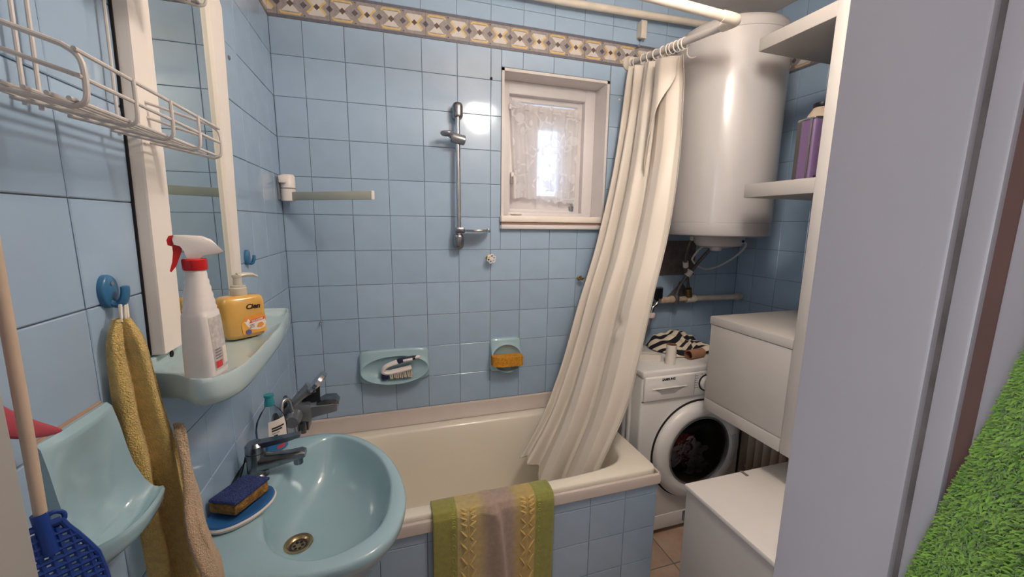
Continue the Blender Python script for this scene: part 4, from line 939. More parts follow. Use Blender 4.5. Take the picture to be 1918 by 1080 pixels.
def radiator():
    root = thing('radiator', 'cream ribbed radiator on the right wall under the wall cabinet', 'radiator', (2.31, -0.5, 0.12))
    for k in range(12):
        y = -0.262-0.045*k; g = Geo()
        g.rings([[(x, y+w*s, z) for x, w in ((2.245, 0.008), (2.235, 0.0), (2.245, -0.008), (2.30, -0.016), (2.315, 0.0), (2.30, 0.016))] for z, s in ((0.125, 0.5), (0.15, 1.0), (0.70, 1.0), (0.725, 0.5))], cap0=True, cap1=True)
        obj('section', g, M_RADI, root, ang=60)
    g = Geo()
    for z in (0.17, 0.68): g.tube([(2.285, -0.250, z), (2.285, -0.775, z)], 0.019, 12)
    obj('header_pipe', g, M_RADI, root)
    g = Geo()
    for z in (0.2, 0.65): g.box((2.29, -0.40, z-0.01), (RW-0.001, -0.38, z+0.01)); g.box((2.29, -0.67, z-0.01), (RW-0.001, -0.65, z+0.01))
    obj('wall_bracket', g, M_RADI, root)
radiator()

# ------------------------------------------------------------------ mirror, ceramic shelf, bottles
def mirror():
    root = thing('wall_mirror', 'tall mirror in a wide white frame standing on the blue shelf', 'mirror', (0, -0.83, 1.262))
    def board(name, quad, x1, mats, b=0.003):
        g = Geo(); g.rings([[(0.0005, y, z) for y, z in quad], [(x1-b, y, z) for y, z in quad],
            [(x1, cy+(y-cy)*0.99+(0.0 if True else 0), z) for (y, z), cy in [(q, sum(p[0] for p in quad)/len(quad)) for q in quad]]], cap0=True, cap1=True); return obj(name, g, mats, root, smooth=False)
    ZT = 2.045
    board('frame_side', [(-1.024, 1.262), (-0.957, 1.262), (-0.927, ZT), (-0.992, ZT)], 0.023, M_FRAME)
    board('frame_side', [(-0.652, 1.262), (-0.618, 1.262), (-0.568, 2.018), (-0.590, ZT), (-0.650, ZT)], 0.023, M_FRAME)
    board('frame_top', [(-0.930, ZT-0.015), (-0.652, ZT-0.015), (-0.652, ZT), (-0.930, ZT)], 0.022, M_FRAME)
    board('frame_bottom', [(-0.957, 1.262), (-0.650, 1.262), (-0.650, 1.272), (-0.957, 1.272)], 0.012, M_FRAME)
    g = Geo(); g.box((0.001, -0.96, 1.266), (0.013, -0.648, ZT-0.005)); obj('mirror_glass', g, M_MIRROR, root, smooth=False)
    g = Geo(); g.rings([[(x, y, z) for y, z in ((-1.0265, 1.262), (-1.022, 1.262), (-0.990, 2.045), (-0.9945, 2.045))] for x in (0.0005, 0.004)], cap0=True, cap1=True); obj('edge_shade', g, M_DARK, root, smooth=False)  # thin dark strip painting the shadow along the frame's near edge
mirror()
def ceramic_shelf():
    root = thing('ceramic_shelf', 'long pale blue ceramic shelf on the wall under the mirror', 'shelf', (0, -0.87, 1.20))
    front = crom([(0.0, -0.560), (0.085, -0.566), (0.122, -0.585), (0.140, -0.70), (0.153, -0.82), (0.157, -0.96), (0.155, -1.05), (0.147, -1.098), (0.128, -1.126), (0.100, -1.126), (0.064, -1.096), (0.0, -1.068)], 6)
    out = [(p[0], p[1]) for p in front]; n = len(out); cx, cy = 0.06, -0.86
    def ins(d):
        R = []
        for x, y in out:
            vx, vy = x-cx, y-cy; L = sqrt(vx*vx+vy*vy); s = max(0.0, 1-d/max(L, 1e-3)) if L > 0 else 1
            R.append((max(0.0, cx+vx*s) if x > 0.002 else 0.0, cy+vy*s))
        return R
    R = []
    for d, z in ((0.030, 1.196), (0.012, 1.199), (0.003, 1.206), (0.0, 1.216), (0.0, 1.240), (0.0035, 1.246), (0.008, 1.246), (0.012, 1.240), (0.017, 1.2345), (0.06, 1.233)): R.append([(x, y, z) for x, y in ins(d)])
    g = Geo(); g.rings(R, cap0=True, cap1=True); obj('shelf_body', g, M_SHELF, root, ang=60)
    g = Geo(); g.box((0.0005, -1.060, 1.225), (0.009, -0.572, 1.258), 0.003); obj('back_upstand', g, M_SHELF, root)
    for y in (-0.975, -0.66):
        g = Geo(); g.lathe([(0.006, 0.009), (0.006, 0.011), (0.002, 0.0125)], (0, y, 1.248), 'x', 14); obj('screw_cap', g, M_DARK, root)
ceramic_shelf()
SH = 1.2358
def spray_bottle():
    c = Vector((0.107, -1.090, SH)); root = thing('spray_bottle', 'white cleaner bottle with red spray trigger on the ceramic shelf', 'spray bottle', c)
    e1 = Vector((0.995, -0.10, 0)); e2 = Vector((-0.10, -0.995, 0)); up = Vector((0, 0, 1))
    def L(a, b, z): return c+e1*a*0.74+e2*b*0.74+up*z*0.945
    def sec(a, b, z, n=3.6, o=0.0, N=44): return [L(o+a*math.copysign(abs(cos(t))**(2/n), cos(t)), b*math.copysign(abs(sin(t))**(2/n), sin(t)), z) for t in [2*pi*k/N for k in range(N)]]
    S = [(0.026, 0.030, 0.0), (0.031, 0.036, 0.003), (0.033, 0.038, 0.012), (0.032, 0.037, 0.05), (0.030, 0.036, 0.09), (0.028, 0.035, 0.112), (0.0275, 0.0345, 0.117), (0.0265, 0.033, 0.121)]
    for k in range(11):
        z = 0.124+0.0058*k; t = k/10; w = 0.0275-0.009*t; S.append((w-0.0012*(k % 2), w+0.006*(1-t)-0.0016*(k % 2), z))
    S += [(0.0165, 0.0185, 0.190), (0.0135, 0.0135, 0.194)]
    g = Geo(); g.rings([sec(a, b, z, 3.6 if z < 0.12 else 2.6) for a, b, z in S], cap0=True, cap1=True); obj('bottle', g, M_BOTTLEW, root, ang=50)
    for k in range(5):
        pass
    g = Geo(); g.lathe([(0.0155, 0.1795), (0.0165, 0.1815), (0.0165, 0.1955), (0.0150, 0.1972)], c, n=40); obj('collar', g, M_REDP, root)
    # trigger head: body, nozzle and lever
    f = Vector((-0.93, -0.37, 0)); s = Vector((0.37, -0.93, 0))
    def H(a, b, z): return c+f*a*0.72+s*b*0.85+up*z*0.945
    prof = [(-0.054, 0.218), (-0.047, 0.227), (-0.034, 0.240), (-0.018, 0.246), (0.010, 0.2475), (0.030, 0.2475), (0.033, 0.243), (0.031, 0.234), (0.022, 0.231), (0.016, 0.222), (0.013, 0.208), (-0.010, 0.208), (-0.018, 0.213), (-0.040, 0.2145)]
    g = Geo(); g.rings([[H(a*0.985, w, 0.228+(z-0.228)*q) for a, z in prof] for w, q in ((-0.0125, 0.8), (-0.0105, 0.97), (-0.006, 1.0), (0.006, 1.0), (0.0105, 0.97), (0.0125, 0.8))], cap0=True, cap1=True); obj('spray_head', g, M_BOTTLEW, root, ang=45)
    g = Geo(); g.rings([[H(a, w, z) for a, z in ((0.030, 0.2475), (0.038, 0.2465), (0.042, 0.240), (0.041, 0.232), (0.034, 0.230), (0.030, 0.235))] for w in (-0.009, 0.009)], cap0=True, cap1=True); obj('nozzle', g, M_REDP, root)
    g = Geo(); g.rings([[H(a, w, z) for a, z in ((0.018, 0.232), (0.034, 0.232), (0.034, 0.220), (0.037, 0.205), (0.043, 0.190), (0.040, 0.1885), (0.031, 0.198), (0.024, 0.212), (0.019, 0.222))] for w in (-0.007, 0.007)], cap0=True, cap1=True); obj('trigger', g, M_REDP, root)
    # label on the side facing the sink
    def lab(z0, z1, y0, y1, m, name, k=0.0007):
        g = Geo()
        def fn(u, v):
            z = z0+(z1-z0)*v; b = y0+(y1-y0)*u; a = sample([q[0] for q in S], 0)
            for i in range(len(S)-1):
                if S[i][2] <= z <= S[i+1][2]:
                    t = (z-S[i][2])/(S[i+1][2]-S[i][2]); a = S[i][0]+(S[i+1][0]-S[i][0])*t; bb = S[i][1]+(S[i+1][1]-S[i][1])*t
            x = a*(1-min(0.98, abs(b/bb))**3.6)**(1/3.6)
            return L(x+k, b, z)
        g.grid(fn, 8, 8); return obj(name, g, m, root)
    lab(0.018, 0.110, -0.026, 0.026, M_LABEL_G, 'label')
    lab(0.022, 0.034, 0.002, 0.024, M_LABEL_R, 'red_label_box', 0.0012)
    lab(0.024, 0.055, -0.022, -0.004, M_LABEL_W, 'white_label_box', 0.0012)
    g = Geo()
    for k in range(5): pass
    for k in range(4):
        lab(0.038+0.005*k, 0.040+0.005*k, 0.000+0.003*(k % 2), 0.023, M_INKG, 'label_print', 0.0013)
spray_bottle()
def soap_bottle():
    c = Vector((0.080, -0.828, SH)); root = thing('soap_bottle', 'yellow liquid soap pump bottle beside the mirror on the ceramic shelf', 'soap bottle', c)
    n = Vector((0.66, -0.75, 0)).normalized(); t = Vector((0.75, 0.66, 0)).normalized(); up = Vector((0, 0, 1))
    def sec(a, b, z, e=4.5, N=48): return [c+t*(a*math.copysign(abs(cos(q))**(2/e), cos(q)))+n*(b*math.copysign(abs(sin(q))**(2/e), sin(q)))+up*z for q in [2*pi*k/N for k in range(N)]]
    g = Geo(); g.rings([sec(a, b, z) for a, b, z in ((0.030, 0.022, 0.0), (0.038, 0.027, 0.003), (0.041, 0.029, 0.012), (0.0425, 0.030, 0.045), (0.0425, 0.030, 0.075), (0.040, 0.028, 0.088), (0.034, 0.024, 0.093), (0.018, 0.015, 0.0945))], cap0=True, cap1=True); obj('bottle', g, M_SOAP, root, ang=60)
    g = Geo(); g.lathe([(0.016, 0.094), (0.0165, 0.096), (0.0165, 0.110), (0.015, 0.1115), (0.0145, 0.116), (0.009, 0.117), (0.0085, 0.133), (0.010, 0.134), (0.010, 0.139), (0.003, 0.140)], c, n=28); obj('pump_collar', g, M_CLEARW, root)
    d = Vector((0.80, 0.60, 0)); g = Geo(); g.tube([c+up*0.137, c+d*0.014+up*0.1385, c+d*0.030+up*0.137, c+d*0.040+up*0.132], [0.0075, 0.007, 0.005, 0.0035], 12, flat=(1.2, 0.8)); obj('pump_spout', g, M_CLEARW, root)
    F = lambda u, z, k=0.0: c+t*u+n*(0.0302+k)+up*z
    text('lettering', 'Cien', 0.0155, frame(F(0.012, 0.070), t, up), M_INK, root, shear=0.25, bold=0.0005)
    def flat(name, pts, m, k): g = Geo(); g.add([F(u, z, k) for u, z in pts], [tuple(range(len(pts)))]); return obj(name, g, m, root, smooth=False)
    flat('orange_label', [(-0.012, 0.010), (0.037, 0.010), (0.037, 0.046), (0.020, 0.052), (-0.004, 0.050), (-0.014, 0.034)], M_LABEL_O, 0.0002)
    flat('milk_splash', [(-0.010, 0.039), (-0.004, 0.037), (0.000, 0.044), (0.004, 0.038), (0.034, 0.041), (0.037, 0.030), (0.034, 0.020), (0.022, 0.016), (0.008, 0.018), (-0.002, 0.026), (-0.006, 0.034)], M_LABEL_W, 0.0006)
    flat('red_banner', [(0.001, 0.033), (0.034, 0.038), (0.034, 0.044), (0.005, 0.040)], mat('banner_red', (226, 92, 62), 0.4), 0.0010)
    text('lettering', 'MILK & HONEY', 0.0046, frame(F(0.0185, 0.0388, 0.0014), t+up*0.15, up-t*0.15), M_LABEL_W, root, bold=0.0002, width=0.025)
    flat('honeycomb', [(0.016, 0.022), (0.026, 0.020), (0.032, 0.026), (0.028, 0.032), (0.020, 0.031)], M_LABEL_O, 0.0012)
    g = Geo(); g.add([F(-0.001+0.006*cos(q), 0.014+0.006*sin(q), 0.0012) for q in [2*pi*k/20 for k in range(20)]], [tuple(range(20))]); obj('blue_seal', g, mat('seal_blue', (88, 92, 150), 0.4), root, smooth=False)
    for k in range(3):
        flat('label_print', [(0.002, 0.0285-0.003*k), (0.012, 0.0295-0.003*k), (0.012, 0.0307-0.003*k), (0.002, 0.0297-0.003*k)], M_INKG, 0.0012)
soap_bottle()

# ------------------------------------------------------------------ basin, tap, soap dish, sponge, dish soap
SZ = 0.835
def basin():
    root = thing('wash_basin', 'pale blue ceramic wash basin on the left wall under the shelf', 'wash basin', (0, -0.81, SZ))
    C = (0.158, -0.838); N = 120; angs = [2*pi*k/N for k in range(N)]
    outer = [(p[0], p[1]) for p in crom([(0.0, -0.545), (0.06, -0.540), (0.118, -0.547), (0.182, -0.548), (0.24, -0.567), (0.310, -0.622), (0.370, -0.714), (0.405, -0.81), (0.4205, -0.91), (0.412, -0.985), (0.388, -1.045), (0.345, -1.084), (0.292, -1.100), (0.236, -1.102), (0.178, -1.092), (0.10, -1.072), (0.05, -1.058), (0.0, -1.052)], 6)]
    inner = [(p[0], p[1]) for p in crom([(0.198, -0.585), (0.243, -0.592), (0.295, -0.640), (0.354, -0.738), (0.380, -0.84), (0.381, -0.915), (0.371, -0.975), (0.348, -1.020), (0.300, -1.052), (0.250, -1.064), (0.200, -1.050), (0.150, -1.008), (0.118, -0.946), (0.098, -0.860), (0.105, -0.768), (0.140, -0.645)], 6, True)]
    def ring(poly, z): return [(x, y, z) for x, y in polar(poly, C, angs)]
    Po = polar(outer, C, angs); Pi = polar(inner, C, angs); rd = 0.030
    Pd = [(C[0]+rd*cos(a), C[1]+rd*sin(a)) for a in angs]
    def mix(A, B, t): return [(a[0]+(b[0]-a[0])*t, a[1]+(b[1]-a[1])*t) for a, b in zip(A, B)]
    R = []
    Ps = [(max(0.0005, C[0]+(x-C[0])*0.55+0.0), C[1]+(y-C[1])*0.55) for x, y in Po]
    for t, z in ((1.0, SZ-0.20), (0.75, SZ-0.175), (0.45, SZ-0.115), (0.20, SZ-0.060), (0.06, SZ-0.035), (0.01, SZ-0.022), (0.0, SZ-0.008)): R.append([(x if x > 0.0005 else 0.0005, y, z) for x, y in mix(Po, Ps, t)])
    R.append([(x, y, SZ-0.002) for x, y in mix(Po, Pi, 0.06)]); R.append([(x, y, SZ) for x, y in mix(Po, Pi, 0.16)]); R.append([(x, y, SZ) for x, y in mix(Po, Pi, 0.80)])
    R.append([(x, y, SZ-0.002) for x, y in mix(Po, Pi, 0.93)]); R.append([(x, y, SZ-0.007) for x, y in Pi])
    for t, z in ((0.03, 0.018), (0.07, 0.038), (0.13, 0.062), (0.21, 0.084), (0.32, 0.104), (0.45, 0.118), (0.62, 0.128), (0.80, 0.135), (0.93, 0.139), (1.0, 0.142)): R.append([(x, y, SZ-z) for x, y in mix(Pi, Pd, t)])
    R.append([(C[0]+0.97*(x-C[0]), C[1]+0.97*(y-C[1]), SZ-0.158) for x, y in Pd])
    g = Geo(); g.rings(R, cap0=True, cap1=True); obj('bowl', g, M_CERAMIC, root, ang=60)
    z = SZ-0.141
    g = Geo(); g.lathe([(0.034, z+0.001), (0.033, z+0.003), (0.026, z+0.0015), (0.022, z-0.004), (0.019, z-0.005), (0.002, z-0.005)], (C[0], C[1], 0), n=40, cap0=False); dr = obj('drain', g, M_DRAIN, root)
    g = Geo(); g.lathe([(0.0205, z-0.0030), (0.018, z-0.0042), (0.0155, z-0.0048)], (C[0], C[1], 0), n=32, cap0=False, cap1=False); obj('shadow_ring', g, mat('drain_shade', (58, 46, 36), 0.6), dr)  # dark colour paints the shade inside the drain's step
    g = Geo()
    for k in range(6):
        a = 2*pi*k/6; q = (C[0]+0.0095*cos(a), C[1]+0.0115*sin(a)); g.lathe([(0.0040, z-0.0046), (0.0002, z-0.0045)], (q[0], q[1], 0), n=12)
    obj('drain_hole', g, M_DARK, dr)
    g = Geo(); M = Matrix.Translation((0.121, -0.668, 0.795)) @ Matrix.Rotation(radians(65), 4, Vector((0.3, 1, 0)).normalized()); g.lathe([(0.0075, 0.0), (0.0075, 0.002), (0.0005, 0.0021)], n=18); g.xform(M); obj('overflow_hole', g, M_DARK, root)
    g = Geo(); P = [(0.0005, -0.56, SZ), (0.0005, -1.045, SZ)]; g.tube(P, 0.003, 6); obj('wall_joint', g, M_DARK, root)
basin()
def basin_tap():
    x, y = 0.052, -0.735; root = thing('basin_tap', 'chrome single lever basin tap with limescale', 'tap', (x, y, SZ))
    g = Geo(); g.lathe([(0.027, SZ), (0.027, SZ+0.004), (0.022, SZ+0.010), (0.0215, SZ+0.055), (0.023, SZ+0.066), (0.010, SZ+0.070)], (x, y, 0), n=32); obj('tap_body', g, M_CHROME_DULL, root)
    g = Geo(); g.rings([[(q, y+yy*w, zc+zz*h) for yy, zz in ((-1, -0.6), (-0.6, -1), (0.6, -1), (1, -0.6), (1, 0.6), (0.6, 1), (-0.6, 1), (-1, 0.6))] for q, zc, w, h in ((x+0.005, SZ+0.036, 0.020, 0.024), (x+0.035, SZ+0.038, 0.018, 0.018), (x+0.08, SZ+0.042, 0.017, 0.013), (x+0.108, SZ+0.046, 0.017, 0.012), (x+0.117, SZ+0.046, 0.015, 0.008))], cap0=True, cap1=True); obj('spout', g, M_CHROME_DULL, root, ang=50)
    g = Geo(); g.lathe([(0.0115, SZ+0.018), (0.0115, SZ+0.040)], (x+0.098, y, 0), n=20); obj('aerator', g, M_CHROME_DULL, root)
    g = Geo(); g.lathe([(0.0215, SZ+0.067), (0.0225, SZ+0.070), (0.0225, SZ+0.086), (0.016, SZ+0.094), (0.002, SZ+0.096)], (x, y, 0), n=28)
    g.rings([[(q, y+yy*w, zc+zz*h) for yy, zz in ((-1, -1), (1, -1), (1, 1), (-1, 1))] for q, zc, w, h in ((x-0.018, SZ+0.083, 0.013, 0.007), (x+0.02, SZ+0.088, 0.013, 0.007), (x+0.075, SZ+0.094, 0.011, 0.006), (x+0.108, SZ+0.100, 0.010, 0.004))], cap0=True, cap1=True); obj('lever', g, M_CHROME_DULL, root)
    g = Geo(); g.tube([(x-0.021, y, SZ+0.066), (x-0.030, y+0.004, SZ+0.03), (x-0.038, y-0.004, SZ+0.002)], 0.0016, 6); obj('pull_rod', g, M_DARK, root)
basin_tap()
def basin_soap():
    c = Vector((0.061, -0.880, SZ)); root = thing('soap_saucer', 'oval blue soap saucer with a white rim on the basin', 'soap dish', c)
    a = radians(52); ex = Vector((cos(a), sin(a), 0)); ey = Vector((-sin(a), cos(a), 0))
    def ring(p, q, z): return [c+ex*(p*cos(t))+ey*(q*sin(t))+Vector((0, 0, z)) for t in [2*pi*k/56 for k in range(56)]]
    g = Geo(); g.rings([ring(0.058, 0.036, 0.0), ring(0.072, 0.047, 0.003), ring(0.0765, 0.0515, 0.011), ring(0.075, 0.050, 0.0145)], cap0=True, cap1=True); obj('white_base', g, M_LABEL_W, root)
    g = Geo(); g.rings([ring(0.0725, 0.0475, 0.0135), ring(0.0735, 0.0485, 0.015), ring(0.072, 0.047, 0.0195), ring(0.066, 0.041, 0.020), ring(0.060, 0.036, 0.017), ring(0.02, 0.012, 0.016)], cap0=True, cap1=True); obj('blue_top', g, M_BLUEP if False else mat('saucer_blue', (48, 104, 164), 0.4), root)
    s = thing('scrub_sponge', 'worn yellow sponge with blue scouring pad lying on the blue saucer', 'sponge', c+Vector((-0.006, 0.006, 0.02)))
    M = Matrix.Translation(c+Vector((-0.004, 0.010, 0.0225))) @ Matrix.Rotation(radians(66), 4, 'Z') @ Matrix.Rotation(radians(4), 4, 'Y')
    g = Geo(); n0 = 0; g.box((-0.050, -0.033, 0.0), (0.050, 0.033, 0.026), 0.006, 3)
    for i, v in enumerate(g.v): g.v[i] = (v[0]+0.0012*sin(300*v[1]+90*v[2]), v[1]+0.0014*sin(260*v[0]+80*v[2]), v[2])
    g.xform(M); obj('foam', g, M_SPONGEB, s)
    g = Geo(); g.box((-0.051, -0.034, 0.0255), (0.051, 0.034, 0.033), 0.003, 2); g.xform(M); obj('scour_pad', g, M_SCOUR, s)
basin_soap()
def dish_soap():
    c = Vector((0.060, -0.612, SZ)); root = thing('dish_soap_bottle', 'clear washing-up liquid bottle with turquoise cap behind the basin tap', 'bottle', c)
    a = radians(40); ex = Vector((cos(a), sin(a), 0)); ey = Vector((-sin(a), cos(a), 0))
    def ring(p, q, z, d=0): return [c+ex*(p*cos(t))+ey*(q*sin(t))+Vector((0, 0, z)) for t in [2*pi*k/44 for k in range(44)]]
    S = ((0.034, 0.020, 0.0), (0.040, 0.024, 0.004), (0.041, 0.025, 0.03), (0.042, 0.025, 0.07), (0.038, 0.023, 0.095), (0.026, 0.018, 0.118), (0.014, 0.012, 0.132), (0.011, 0.011, 0.140))
    g = Geo(); g.rings([ring(*q) for q in S], cap0=True); obj('bottle', g, M_CLEAR, root, ang=60)
    g = Geo(); g.rings([ring(p-0.002, q-0.002, z+0.002) for p, q, z in S[:3]], cap0=True, cap1=True); obj('blue_liquid', g, M_BLUE3, root, ang=60)
    g = Geo(); g.lathe([(0.012, 0.138), (0.0135, 0.140), (0.011, 0.158), (0.010, 0.162), (0.0125, 0.164), (0.0125, 0.170), (0.002, 0.171)], c, n=24); obj('cap', g, M_TURQ, root)
    def lab(t0, t1, z0, z1, m, name, k):
        g = Geo()
        def fn(u, v):
            t = t0+(t1-t0)*u; z = z0+(z1-z0)*v; p, q = (0.0415+k, 0.0252+k) if z < 0.072 else (0.0415+k-(z-0.072)*0.17, 0.0252+k-(z-0.072)*0.08)
            return c+ex*(p*cos(t))+ey*(q*sin(t))+Vector((0, 0, z))
        g.grid(fn, 14, 6); return obj(name, g, m, root)
    lab(-2.05, -0.70, 0.032, 0.098, M_LABEL_W, 'label', 0.0006); lab(-1.85, -0.85, 0.036, 0.043, M_LABEL_R, 'red_stripe', 0.0012)
    for k, (z, w) in enumerate(((0.074, 0.9), (0.067, 0.7), (0.060, 0.5))): lab(-1.85, -1.85+w, z, z+(0.005 if k < 2 else 0.002), M_INK if k < 2 else M_INKG, 'label_print', 0.0012)
    lab(-1.75, -1.50, 0.047, 0.056, M_BLUE2, 'label_emblem', 0.0012)
    lab(-2.2, -0.6, 0.004, 0.03, M_BLUE3, 'blue_label', 0.0006); lab(-1.6, -1.0, 0.010, 0.020, M_LABEL_R, 'red_mark', 0.0012)
dish_soap()

# ------------------------------------------------------------------ wire rack on the left wall
def wire_rack():
    root = thing('wire_rack', 'white coated wire basket rack hanging on the left wall beside the mirror', 'wire rack', (0, -1.15, 1.6))
    XW, XF, YN, YF_ = 0.014, 0.125, -1.320, -0.985; r = 0.0023
    def wire(P, name='wire', rr=r): g = Geo(); g.tube(P, rr, 8); obj(name, g, M_WIRE, root)
    for dz, full in ((0.0, True), (0.243, True)):
        zb = lambda x: 1.623-0.022*(x-XW)/(XF-XW)+dz
        zt = lambda x: 1.688-0.036*(x-XW)/(XF-XW)+dz
        zm = lambda x: 1.664-0.036*(x-XW)/(XF-XW)+dz
        ys = [YN+(YF_-YN)*k/4 for k in range(5)]
        for k, y in enumerate(ys):
            if k in (0, 4):
                P = crom([(XF-0.012, y, zb(XF)), (XF-0.003, y, zb(XF)+0.004), (XF, y, zb(XF)+0.014), (XF, y, zt(XF)-0.014), (XF-0.004, y, zt(XF)-0.003), (XF-0.014, y, zt(XF-0.014))], 4)
                wire([(XW, y, zb(XW))]+P+[(XW, y, zt(XW))], 'end_loop', 0.0027 if k == 0 else r)
                wire([(XW, y, zm(XW)), (XF, y, zm(XF))])
            else:
                P = crom([(XF-0.012, y, zb(XF)), (XF-0.003, y, zb(XF)+0.004), (XF, y, zb(XF)+0.014), (XF, y, zt(XF)+0.001)], 4); wire([(XW, y, zb(XW))]+P, 'cross_loop')
        for zz in (zt, zm): wire([(XF-0.002, YN-0.006, zz(XF)), (XF-0.002, YF_+0.004, zz(XF))], 'front_rail')
        for k in range(7):
            x = XW+0.004+(XF-0.014-XW)*k/6; wire([(x, YN-0.008, zb(x)+0.0035), (x, YF_+0.006, zb(x)+0.0035)], 'bottom_wire')
    for y in (-1.215, -1.192, -1.045): wire([(XW-0.002, y, 1.62), (XW-0.002, y+0.012, 1.97)], 'upright')
    for y in (-1.18, -1.04):
        g = Geo(); g.tube([(0.0, y, 1.965), (0.016, y, 1.965), (0.020, y, 1.972)], 0.0028, 8); obj('wall_hook', g, M_WIRE, root)
wire_rack()
def rack_packet():
    root = thing('soap_packet', 'tan paper packet lying in the upper wire basket', 'packet', (0.06, -1.03, 1.876))
    g = Geo(); g.box((0.025, -1.075, 1.8765), (0.105, -0.995, 1.905), 0.006); obj('wrapper', g, M_CARD, root)
    g = Geo(); g.box((0.0245, -1.050, 1.876), (0.1055, -1.020, 1.9055), 0.006); obj('band', g, M_LABEL_W, root)
rack_packet()

# ------------------------------------------------------------------ hooks, hanging towel, left soap dish, swatter, scoop
def wall_hook(label, y, z, s=1.0):
    root = thing('wall_hook', label, 'hook', (0, y, z))
    g = Geo(); R = []
    for q, x in ((1.0, 0.0), (1.0, 0.006), (0.92, 0.009), (0.4, 0.0105), (0.03, 0.0107)): R.append([(x, y+0.0185*q*s*cos(t), z+0.026*q*s*sin(t)) for t in [2*pi*k/32 for k in range(32)]])
    g.rings(R, cap0=True, cap1=True); obj('back_plate', g, M_BLUEP, root, ang=60)
    g = Geo(); P = crom([(0.004, y+0.002, z-0.010*s), (0.012*s, y+0.002, z-0.020*s), (0.020*s, y+0.002, z-0.018*s), (0.025*s, y+0.002, z-0.004*s), (0.0255*s, y+0.002, z+0.008*s)], 6); n = len(P)
    g.tube(P, [0.0075*s-0.002*s*abs(k/n-0.3) if k < n-1 else 0.004*s for k in range(n)], 12, flat=(1.2, 0.8)); obj('prong', g, M_BLUEP, root)
    g = Geo(); g.lathe([(0.0035, 0.010), (0.0035, 0.0115), (0.001, 0.0122)], (0, y, z+0.012*s), 'x', 12); obj('screw', g, M_GREYM, root)
wall_hook('blue plastic wall hook holding the yellow towel', -1.112, 1.388, 0.95)
wall_hook('blue plastic wall hook right of the mirror, nothing on it', -0.492, 1.386, 0.85)
def hanging_towel():
    root = thing('hand_towel', 'yellow and beige terry hand towel hanging from the wall hook', 'towel', (0.03, -1.12, 1.35))
    Lf = crom([(0.018, -1.132, 1.350), (0.014, -1.146, 1.318), (0.012, -1.149, 1.259), (0.012, -1.149, 1.20), (0.014, -1.150, 1.150), (0.014, -1.149, 1.07), (0.018, -1.146, 1.006), (0.020, -1.147, 0.939), (0.022, -1.148, 0.80)], 6)
    Rt = crom([(0.034, -1.126, 1.350), (0.048, -1.126, 1.320), (0.050, -1.113, 1.270), (0.054, -1.106, 1.20), (0.058, -1.100, 1.150), (0.061, -1.096, 1.100), (0.062, -1.094, 1.03), (0.068, -1.096, 0.975), (0.074, -1.100, 0.80)], 6)
    def fn(u, v):
        a, b = sample(Lf, v), sample(Rt, v); p = a+(b-a)*u; d = (b-a).normalized(); n = Vector((d.y, -d.x, 0)).normalized()
        amp = 0.004+0.010*min(1, v*3); return p+n*(amp*(1.5*abs(sin(pi*(2.05*u**0.9+0.02)))-0.5+0.22*sin(pi*5*u+1+2*v))+0.0015*sin(22*v+5*u))
    def tube_fn(u, v):           # closed double layer: front folds and a flat back against the wall
        if u < 0.6: return fn(u/0.6, v)
        q = 1-(u-0.6)/0.4; a, b = sample(Lf, v), sample(Rt, v); p = a+(b-a)*q; return p+Vector((-0.004-0.008*sin(pi*q)*min(1, 3*v), 0.006*sin(pi*q), 0))
    g = Geo(); g.grid(tube_fn, 70, 80, cu=True); obj('towel_body', g, M_TOWY, root, ang=80)
    Lb = crom([(0.066, -1.118, 1.165), (0.080, -1.146, 1.090), (0.086, -1.160, 1.040), (0.092, -1.166, 0.98), (0.098, -1.166, 0.92), (0.103, -1.166, 0.80)], 8)
    Rb = crom([(0.062, -1.100, 1.168), (0.076, -1.112, 1.10), (0.080, -1.110, 1.05), (0.084, -1.122, 1.01), (0.092, -1.112, 0.955), (0.100, -1.098, 0.905), (0.100, -1.106, 0.80)], 7)
    def flap(u, v):
        a, b = sample(Lb, v), sample(Rb, v); p = a+(b-a)*u; return p+Vector((0.010*sin(pi*u)+0.003*sin(9*v+4*u), -0.009*sin(pi*u)-0.003*sin(14*u), 0))
    g = Geo(); g.grid(flap, 30, 60); obj('turned_edge', g, M_TOWP, root, ang=80, solid=0.006)
    g = Geo(); g.tube(crom([(0.024, -1.13, 1.345), (0.019, -1.118, 1.366), (0.017, -1.109, 1.378), (0.020, -1.104, 1.370), (0.029, -1.122, 1.345)], 5), 0.0018, 8)
    g.tube(crom([(0.026, -1.132, 1.345), (0.018, -1.112, 1.374), (0.019, -1.106, 1.373), (0.028, -1.126, 1.348)], 5), 0.0018, 8); obj('loop', g, M_PIPE, root)
hanging_towel()
